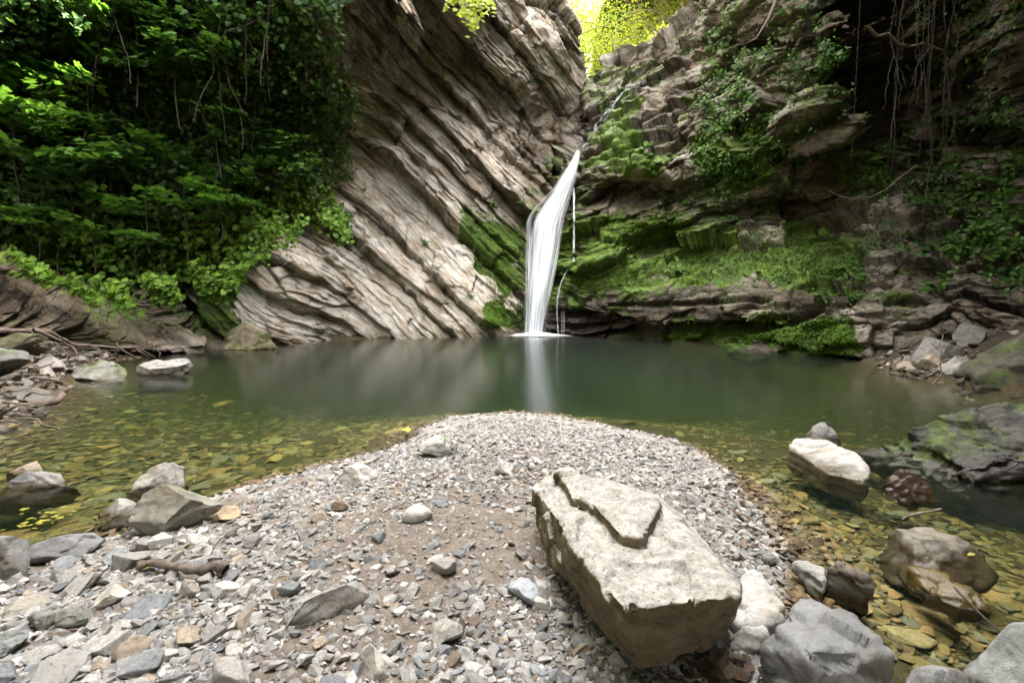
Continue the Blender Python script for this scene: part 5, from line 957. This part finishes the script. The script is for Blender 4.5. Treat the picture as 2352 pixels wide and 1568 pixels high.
j = join(mp_); setting(link('moss', mesh_np('moss', j[0], [j[1]], {'var': j[2]}, smooth=False, mats=[mat_tuft])), 'stuff', 'thick bright moss on the wet rock around the waterfall')

def plant_mesh(seed, kind, n, R_, lsz):
    r = np.random.default_rng(seed); ps, LP, LN = [], [], []
    for k in range(n):
        a = r.uniform(0, 6.28); e = np.array([math.cos(a) * R_ * r.uniform(.4, 1), math.sin(a) * R_ * r.uniform(.3, .9) - .3 * R_, R_ * r.uniform(-.1, .9)]); p = wiggle((0, 0, 0), e, 7, .04, -.03, seed * 9 + k); ps.append((p, np.linspace(.006, .002, 7)))
        m_ = 1 if kind == 'round' else 7; t = np.linspace(.3, 1, m_) if m_ > 1 else np.array([1.0]); LP.append(p[(t * 6).astype(int)] + r.normal(0, .03 * (m_ > 1), (m_, 3)))
    LP = np.concatenate(LP); j = leaves(LP, np.tile(np.array([0, -.6, .8]), (len(LP), 1)), lsz, kind, .3, .5, seed, .4 + .6 * r.random(len(LP))); return tubes(ps, 4), j
def make_plant(name, src, loc, label, cat, group, mat, s=1.0):
    if isinstance(src, bpy.types.Object):
        root = src.copy(); C.objects.link(root)
        for ch in src.children: c = ch.copy(); C.objects.link(c); c.parent = root
    else:
        (tv, tf), j = src; root = empty(name); link('stem', mesh_np('stem', tv, [tf], mats=[mat_twig]), root); link('foliage', mesh_np('foliage', j[0], [j[1]], {'var': j[2]}, smooth=False, mats=[mat]), root)
    root.location = loc; root.scale = (s,) * 3; root.rotation_euler = (0, 0, rnd.uniform(-.6, .6)); tag(root, label, cat, group); return root
psrc = [plant_mesh(1000 + k, 'oval', 9, .34, .11) for k in range(3)]; proot = [None] * 3
pl = [(1640, 250, 'on the rock right of the upper stream'), (1690, 300, 'with bright sprays left of the brown overhang'), (1740, 330, 'under the upper climbing greenery'), (1665, 400, 'on the lip above the cave'), (1700, 410, 'with long leaves on the lip above the cave'), (1870, 370, 'full, under the brown overhanging block'), (1835, 385, 'small, left of the full one under the overhang'), (1720, 230, 'below the dead branch'), (1660, 180, 'high by the sky gap'), (1580, 470, 'beside the arch of the cave'), (1770, 490, 'on the moss above the two square blocks'), (1660, 640, 'low on the moss above the long ledge'), (1560, 620, 'amid the mossy slope'), (2010, 330, 'in the dark recess behind the hanging roots'), (2060, 360, 'in the dark recess, lower'), (1990, 300, 'at the left side of the dark recess'), (1940, 620, 'at the right end of the moss'), (1980, 590, 'bright, at the right end of the moss'), (2150, 540, 'in the dark right bank, upper'), (2200, 600, 'in the dark right bank, lower'), (2300, 560, 'near the right edge above the rocks'), (2120, 490, 'under the dark rock band'), (1880, 690, 'on the ledge end at the right'), (1960, 690, 'right of the long ledge'), (1780, 740, 'below the long ledge'), (1470, 600, 'near the small trickle'), (1530, 460, 'on the roof of the cave'), (1240, 150, 'small, in a crack of the tower of rock'), (1230, 190, 'lower of two in a crack of the tower of rock'), (1090, 540, 'left of the moss by the waterfall'), (1190, 470, 'at the moss edge beside the main fall'), (1130, 470, 'above the moss left of the fall'), (980, 560, 'tiny, alone on the pale layered rock'), (830, 440, 'in a crack of the pale rock near the fern'), (1290, 390, 'on the dark rock where the fall begins'), (1080, 690, 'grassy, near the pool left of the fall')]
for k, (px, py, w) in enumerate(pl):
    cl = A if px < 1260 or (px, py) == (1290, 390) else B; p, nn = cl.at(px, py); v = k % 3; t = make_plant('rock_plant', proot[v] or psrc[v], p[0] + nn[0] * 0.02, 'leafy green plant ' + w, 'plant', 'leafy plants growing on the cliffs', mat_plant, (0.55 if cl is A else 0.95) * rnd.uniform(.8, 1.25)); proot[v] = proot[v] or t
bsrc = [plant_mesh(1100 + k, 'round', 4, .3, .22) for k in range(2)]; broot = [None] * 2
for k, (px, py, w, s) in enumerate([(2090, 618, 'largest, bright on the dark right bank', 1.1), (1885, 560, 'on the mossy wall right of the square blocks', .9), (1727, 645, 'low on the moss near the long ledge', .7), (1475, 365, 'above the cave, pale', .8), (1510, 380, 'above the cave, right of the pale one', .6), (1622, 360, 'on bare rock beneath the climbing greenery', .5), (1565, 615, 'on the moss, lower middle', .5)]):
    p, nn = B.at(px, py); v = k % 2; t = make_plant('broadleaf_plant', broot[v] or bsrc[v], p[0] + nn[0] * .05, 'big round-leaved plant ' + w, 'plant', 'round-leaved plants on the mossy cliff', mat_plant, s); broot[v] = broot[v] or t
# ferny tangle on the outcrop
P, Nn = on_cliff(A, [(600, 470), (650, 430), (700, 418), (750, 445), (790, 510), (795, 545), (740, 515), (690, 490), (640, 515), (600, 540)], 1500, .1, .5, 91); c0 = A.at(700, 470)[0][0]
j = leaves(P - c0, Nn * .4 + up, .085, 'oval', .5, .9, 92, .5 + .5 * clumps(P, 2, 4)); root = empty('fern', c0); tag(root, 'pale green fern tangle on the outcrop above the layered rock', 'fern'); link('frond', mesh_np('frond', j[0], [j[1]], {'var': j[2]}, smooth=False, mats=[mat_ivy]), root)
st = [(wiggle(A.at(680 + 14 * k, 460)[0][0] - c0 - np.array([0, .2, 0]), A.at(670 + 20 * k, 520 + 5 * k)[0][0] - c0 - np.array([0, .35, 0]), 8, .08, -.1, 930 + k), np.full(8, .006)) for k in range(6)]; v, f = tubes(st, 4); link('stem', mesh_np('stem', v, [f], mats=[mat_twig]), root)

# leaf spray hanging in from the top of the cliff
c0 = Pt(1075, -30, 10.5); r_ = np.random.default_rng(5); ps, LP = [], []
for k, (x, y) in enumerate([(1095, 60), (1110, 40), (1080, 65), (1125, 20), (1060, 25), (1025, 10)]):
    e = Pt(x, y, 10.4 + .1 * k); p = wiggle(c0, e, 8, .06, 0, 950 + k); ps.append((p - c0, np.linspace(.01, .003, 8))); m_ = 34; t = r_.uniform(.3, 1.03, m_) * 7; i0 = np.clip(t, 0, 6.9).astype(int); LP.append(p[i0] + (p[i0 + 1] - p[i0]) * (t - i0)[:, None] + r_.normal(0, .07, (m_, 3)))
LP = np.concatenate(LP); j = leaves(LP - c0, np.tile(np.array([.3, -.8, .6]), (len(LP), 1)), .10, 'maple', .4, .9, 9, .6 + .4 * r_.random(len(LP))); root = empty('tree_branch', c0); tag(root, 'sunlit yellow-green leafy branch hanging over the top of the cliff', 'branch'); link('foliage', mesh_np('foliage', j[0], [j[1]], {'var': j[2]}, smooth=False, mats=[mat_far]), root); v, f = tubes(ps, 5); link('twig', mesh_np('twig', v, [f], mats=[mat_bark]), root)

# sunlit trees upstream, seen through the cleft
def tree_mesh(seed, H, crown_r, n, lsz, base=0.3):
    r = np.random.default_rng(seed); trunk = wiggle((0, 0, 0), (r.normal(0, .3), r.normal(0, .3), H * .9), 16, .25, 0, seed); ps = [(trunk, np.linspace(.14, .03, 16))]; LP = []; NB = 30
    for k in range(NB):
        t = base + (1 - base) * (k + r.random()) / NB; b0 = trunk[min(15, int(t * 15))]; a = r.uniform(0, 6.28); L = crown_r * r.uniform(.55, 1.1) * math.sin(math.pi * min(1, .25 + .75 * (1 - (t - base) / (1 - base)) * .9)) ** .6
        e = b0 + np.array([math.cos(a) * L, math.sin(a) * L, L * r.uniform(-.1, .5)]); p = wiggle(b0, e, 7, .2, 0, seed * 7 + k); ps.append((p, np.linspace(.035, .008, 7))); m_ = n // NB; tt = r.uniform(.25, 1.05, m_) * 6; i0 = np.clip(tt, 0, 5.9).astype(int)
        LP.append(p[i0] + (p[i0 + 1] - p[i0]) * (tt - i0)[:, None] + r.normal(0, .34, (m_, 3)) * np.array([1, 1, .6]))
    LP = np.concatenate(LP); return tubes(ps, 6), leaves(LP, np.tile(np.array([0, 0, 1.0]), (len(LP), 1)), lsz, 'oval', .7, .6, seed, clumps(LP, .8, seed))
tsrc = [tree_mesh(1200 + k, 11, 3.2, 5600, .11) for k in range(3)]; troot = [None] * 3
for k, (px, Y, dz, w) in enumerate([(1318, 21, 0, 'farthest left, half hidden by the tower of rock'), (1385, 21, -1, 'low in the notch, dense'), (1440, 25, 1, 'in the middle with the pale trunk'), (1500, 22, 0, 'right of the pale trunk'), (1400, 31, 3, 'tall, at the back left'), (1475, 33, 4, 'tall, at the back in the middle'), (1270, 28, 2, 'behind the tower of rock'), (1350, 36, 5, 'tallest, at the back'), (1570, 27, -3.5, 'at the right beside the white sky')]):
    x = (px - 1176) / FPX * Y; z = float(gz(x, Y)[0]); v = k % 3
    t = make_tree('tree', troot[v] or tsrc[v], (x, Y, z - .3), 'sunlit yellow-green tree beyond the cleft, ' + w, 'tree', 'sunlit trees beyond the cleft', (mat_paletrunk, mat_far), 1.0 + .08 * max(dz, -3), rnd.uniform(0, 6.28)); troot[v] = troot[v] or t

# unseen trees added to roof and darken the near bar and both edges
nsrc = [tree_mesh(1300 + k, 12, 4.2, 5200, .34, .45) for k in range(2)]; nroot = [None] * 2
for k, (x, y, w) in enumerate([(-6.8, -1.0, 'on the left bank beside the bar'), (6.4, -1.2, 'on the right bank beside the bar'), (-4.2, -6.5, 'behind the bar on the left'), (3.6, -6.0, 'behind the bar on the right'), (7.2, 3.4, 'on the right bank by the large boulders'), (0, -10.5, 'on the stream bend behind the bar'), (-3.6, -2.4, 'close by the bar, leaning over its left end'), (3.4, -2.6, 'close by the bar, leaning over its right end'), (0.6, -3.6, 'right behind the middle of the bar'), (-9.4, 3.6, 'on the left bank above the debris'), (9.2, 5.4, 'on the right bank at the cliff foot')]):
    t = make_tree('shade_tree', nroot[k % 2] or nsrc[k % 2], (x, y, float(gz(x, y)[0]) - .3), 'unseen tree added for shade ' + w, 'tree', 'unseen trees added to shade the near bank', (mat_bark, mat_under), 1.0, k * 1.1); nroot[k % 2] = nroot[k % 2] or t

# ------------------------------------------------------------------ driftwood, twigs, fallen leaves
def wood(name, segs, label, cat, mat, group=None, sides=7, wob=0.02, seed=0):
    ps = []
    for k, (pts, r0, r1) in enumerate(segs):
        P = np.array([Pt(*q) if len(q) == 3 else Gz(q[0], q[1], q[3]) for q in pts]); n = len(P); t = np.linspace(0, n - 1, n * 6); i0 = np.clip(t.astype(int), 0, n - 2); P = P[i0] + (P[i0 + 1] - P[i0]) * (t - i0)[:, None]
        ker = np.ones(5) / 5; P2 = np.stack([np.convolve(np.pad(P[:, a], 2, 'edge'), ker, 'valid') for a in range(3)], 1); P2 += wob * np.stack([vnoise(np.stack([t * 2 + a * 7 + seed, t * 0, t * 0], -1), seed + k) for a in range(3)], 1)
        ps.append((P2, np.linspace(r0, r1, len(P2)) * (1 + .25 * vnoise(np.stack([t * 3, t * 0 + 5, t * 0], -1), seed))))
    v, f = tubes(ps, sides); b0 = ps[0][0][0]; return tag(link(name, mesh_np(name, v - b0, [f], mats=[mat]), loc=b0), label, cat, group)
wood('driftwood_root', [([(-40, 765, 6.0), (30, 757, 6.3), (95, 757, 6.6), (140, 775, 6.9), (165, 792, 7.2), (230, 795, 7.6), (300, 796, 8.0), (345, 797, 8.3), (385, 806, 8.6)], .045, .012), ([(300, 796, 8.0), (335, 788, 8.2), (368, 790, 8.4)], .014, .006)], 'long bent grey root lying along the left bank', 'root', mat_drift, seed=1)
wood('driftwood_root', [([(70, 757, 6.3), (110, 768, 6.5), (150, 785, 6.7), (175, 808, 6.9), (215, 825, 7.2)], .028, .010)], 'shorter root dipping below the long bent one', 'root', mat_drift, seed=2)
wood('driftwood_branch', [([(42, 946, 4.2), (80, 932, 4.3), (128, 922, 4.4), (148, 902, 4.5), (168, 884, 4.6)], .045, .022)], 'thick broken branch sticking out of the left debris pile', 'branch', mat_drift, seed=3)
for k in range(14):
    x0, y0 = rnd.uniform(-60, 60), rnd.uniform(855, 965); a = rnd.uniform(-.5, .5); L = rnd.uniform(60, 150); d = float(Yw(min(max(y0 + 20, 880), 1000))) * rnd.uniform(.93, 1.02)
    wood('driftwood_stick', [([(x0, y0, d), (x0 + L * .5, y0 + L * a * .5 - rnd.uniform(0, 14), d), (x0 + L, y0 + L * a, d + .1)], .012, .005)], f'{"pale" if k % 2 else "grey"} {"long" if L > 105 else "short"} dry stick in the left debris pile, {"upper" if y0 < 900 else "lower"} part, {"rising" if a < 0 else "dipping"}', 'stick', mat_twig if k % 2 else mat_drift, 'sticks in the left debris pile', 5, .03, k)
for k in range(8):
    x0 = 130 + 32 * k + rnd.uniform(-12, 12); wood('driftwood_stick', [([(x0, 790 + rnd.uniform(-8, 5), 6.7 + k * .2), (x0 + 20, 805, 6.6 + k * .2), (x0 + rnd.uniform(15, 55), 828 - 1.5 * k, 6.5 + k * .2)], .010, .004)], f'thin dry stick leaning below the long root, {["first", "second", "third", "fourth", "fifth", "sixth", "seventh", "eighth"][k]} from the left', 'stick', mat_drift, 'sticks under the long root', 5, .02, 60 + k)
def gzp(px, py, lift): p = where_z(px, py, 'g'); return (px, py, float(Pt(px, py, Yw(py, p[2] + lift))[1]))
wood('driftwood_stick', [([gzp(312, 1300, .03), gzp(345, 1291, .035), gzp(385, 1300, .04), gzp(425, 1303, .04), gzp(455, 1308, .04), gzp(490, 1300, .04), gzp(518, 1304, .035)], .012, .019), ([gzp(312, 1290, .03), gzp(345, 1291, .035)], .008, .012)], 'thick weathered driftwood stick lying on the gravel', 'stick', mat_drift, seed=5, wob=.006)
wood('twig', [([(2066, 1192, float(Yw(1192, 0))), (2110, 1180, float(Yw(1180, .02))), (2166, 1167, float(Yw(1167, .05)))], .007, .005)], 'pale stick poking out of the shallow water, right', 'stick', mat_twig, seed=6, wob=.004)
wood('twig', [([(2140, 885, 5.35), (2160, 860, 5.4), (2162, 820, 5.45), (2160, 790, 5.5), (2168, 765, 5.55)], .010, .004), ([(2160, 805, 5.48), (2140, 790, 5.45)], .005, .002), ([(2162, 812, 5.46), (2185, 785, 5.5)], .005, .002)], 'forked bare twig standing upright at the right waterline', 'twig', mat_twig, seed=7, wob=.01)
wood('twig', [([(2187, 1342, 1.42), (2230, 1390, 1.34), (2270, 1425, 1.28), (2330, 1475, 1.2)], .004, .003)], 'dark thin stick lying across the flat olive slab', 'twig', mat_bark, seed=8, wob=.004)
wood('twig', [([gzp(1850, 1300, .05), gzp(1872, 1282, .05), gzp(1900, 1278, .06)], .004, .002), ([gzp(1852, 1300, .05), gzp(1856, 1340, .04)], .004, .002)], 'small grey forked twig on the tan block', 'twig', mat_twig, seed=9, wob=.006)
wood('twig', [([gzp(800, 1088, .02), gzp(860, 1060, .02), gzp(930, 1015, .02), gzp(985, 995, .02)], .006, .004)], 'long thin wet twig along the left rim of the bar', 'twig', mat_bark, seed=10, wob=.01)
wood('twig', [([(953, 955, float(Yw(955, 0))), (956, 938, float(Yw(955, 0))), (960, 930, float(Yw(955, 0)))], .004, .003)], 'tiny pale twig standing out of the water off the bar', 'twig', mat_twig, seed=11, wob=.004)
LT = []
for poly_, n_ in (([(-60, 800), (330, 800), (420, 806), (140, 870), (60, 985), (-60, 1000)], 160), ([(1990, 835), (2110, 720), (2200, 660), (2400, 650), (2400, 760), (2270, 890), (2060, 868)], 420), ([(1640, 1080), (1700, 1130), (1840, 1270), (1800, 1300), (1640, 1180)], 40), ([(1640, 1500), (1740, 1540), (1700, 1600), (1560, 1600)], 40)):
    P_, _s = bank_rubble(poly_, n_, n_); LT.append(P_ + np.array([0, 0, .025]))
LT = np.concatenate(LT); j = leaves(LT, np.tile(np.array([0, 0, 1.0]), (len(LT), 1)), .040, 'oval', .35, .1, 77); setting(link('leaf_litter', mesh_np('leaf_litter', j[0], [j[1]], {'var': j[2]}, smooth=False, mats=[mat_dry])), 'stuff', 'dry brown leaf litter on the banks')
lm_ = {}
for kind in ('oval', 'maple'):
    for mt in (mat_dry, mat_yellow):
        v, f = leaf_mesh(kind); v = v.copy(); v[:, 2] = .25 * v[:, 0] ** 2 + .1 * np.sin(v[:, 1] * 4); me = mesh_np('fallen_leaf', v, [f], {'var': np.full(len(v), .5)}, mats=[mt]); me.materials[0] = mt; lm_[kind, mt.name] = me
fl = [(1880, 1285, 'maple', 'dry', .05, 'curled brown leaf on the dark square block'), (1842, 1272, 'maple', 'dry', .045, 'crumpled brown leaf at the edge of the tan block'), (1155, 1212, 'oval', 'dry', .04, 'rust coloured leaf on the middle of the bar'), (1055, 1432, 'oval', 'dry', .04, 'brown leaf among stones left of the largest boulder'), (1700, 1300, 'oval', 'dry', .05, 'brown leaf beside the right rim stones'), (1720, 1265, 'oval', 'dry', .04, 'small brown leaf near the right rim'), (1660, 1215, 'oval', 'dry', .04, 'brown leaf behind the largest boulder'), (1640, 1580, 'maple', 'dry', .045, 'dark brown leaf at the foot of the blue-grey block'), (1675, 1545, 'maple', 'dry', .04, 'brown leaf in the gap before the blue-grey block'), (1320, 1390, 'oval', 'dry', .05, 'brown leaf tucked under the largest boulder'), (590, 1010, 'oval', 'dry', .05, 'brown leaf on the left water'), (700, 1085, 'oval', 'yellow', .05, 'yellow-green leaf at the left rim of the bar'), (625, 1112, 'oval', 'yellow', .05, 'yellow leaf beside the tan and white stone'), (940, 1005, 'maple', 'yellow', .07, 'yellow leaf near the mossy stone'), (915, 1012, 'oval', 'yellow', .05, 'small yellow leaf left of the mossy stone'), (2228, 1402, 'oval', 'yellow', .03, 'tiny yellow leaf on the flat olive slab'), (2272, 1420, 'oval', 'yellow', .03, 'tiny yellow leaf off the end of the flat olive slab'), (2330, 1215, 'maple', 'yellow', .07, 'green-yellow leaf floating at the right edge'), (390, 1285, 'oval', 'yellow', .05, 'green leaf behind the driftwood stick'), (425, 1262, 'oval', 'yellow', .045, 'green leaf between pale stones above the stick'), (360, 1310, 'oval', 'yellow', .04, 'yellow-green leaf beside the end of the stick')]
for x, y, kd, mt, s, lab in fl:
    p = where_z(x, y, 'g'); o = link('fallen_leaf', lm_[kd, 'dry leaf' if mt == 'dry' else 'yellow leaf'], loc=(p[0], p[1], max(p[2], .004) + .016)); o.scale = (s, s, s); o.rotation_euler = (rnd.gauss(0, .3), rnd.gauss(0, .3), rnd.uniform(0, 6.28)); tag(o, lab, 'leaf', 'fallen leaves')
for k in range(26):
    x, y = 105 + rnd.gauss(0, 38), 1192 + rnd.gauss(0, 14); y -= (x - 105) * .25; p = Gz(x, y, 0); o = link('fallen_leaf', lm_[rnd.choice(['oval', 'oval', 'maple']), 'yellow leaf'], loc=(p[0], p[1], .006)); s = rnd.uniform(.018, .034); o.scale = (s, s, s * .4); o.rotation_euler = (0, 0, rnd.uniform(0, 6.28)); tag(o, 'yellow-green leaf in the floating raft of leaves, left shallows', 'leaf', 'floating raft of leaves')
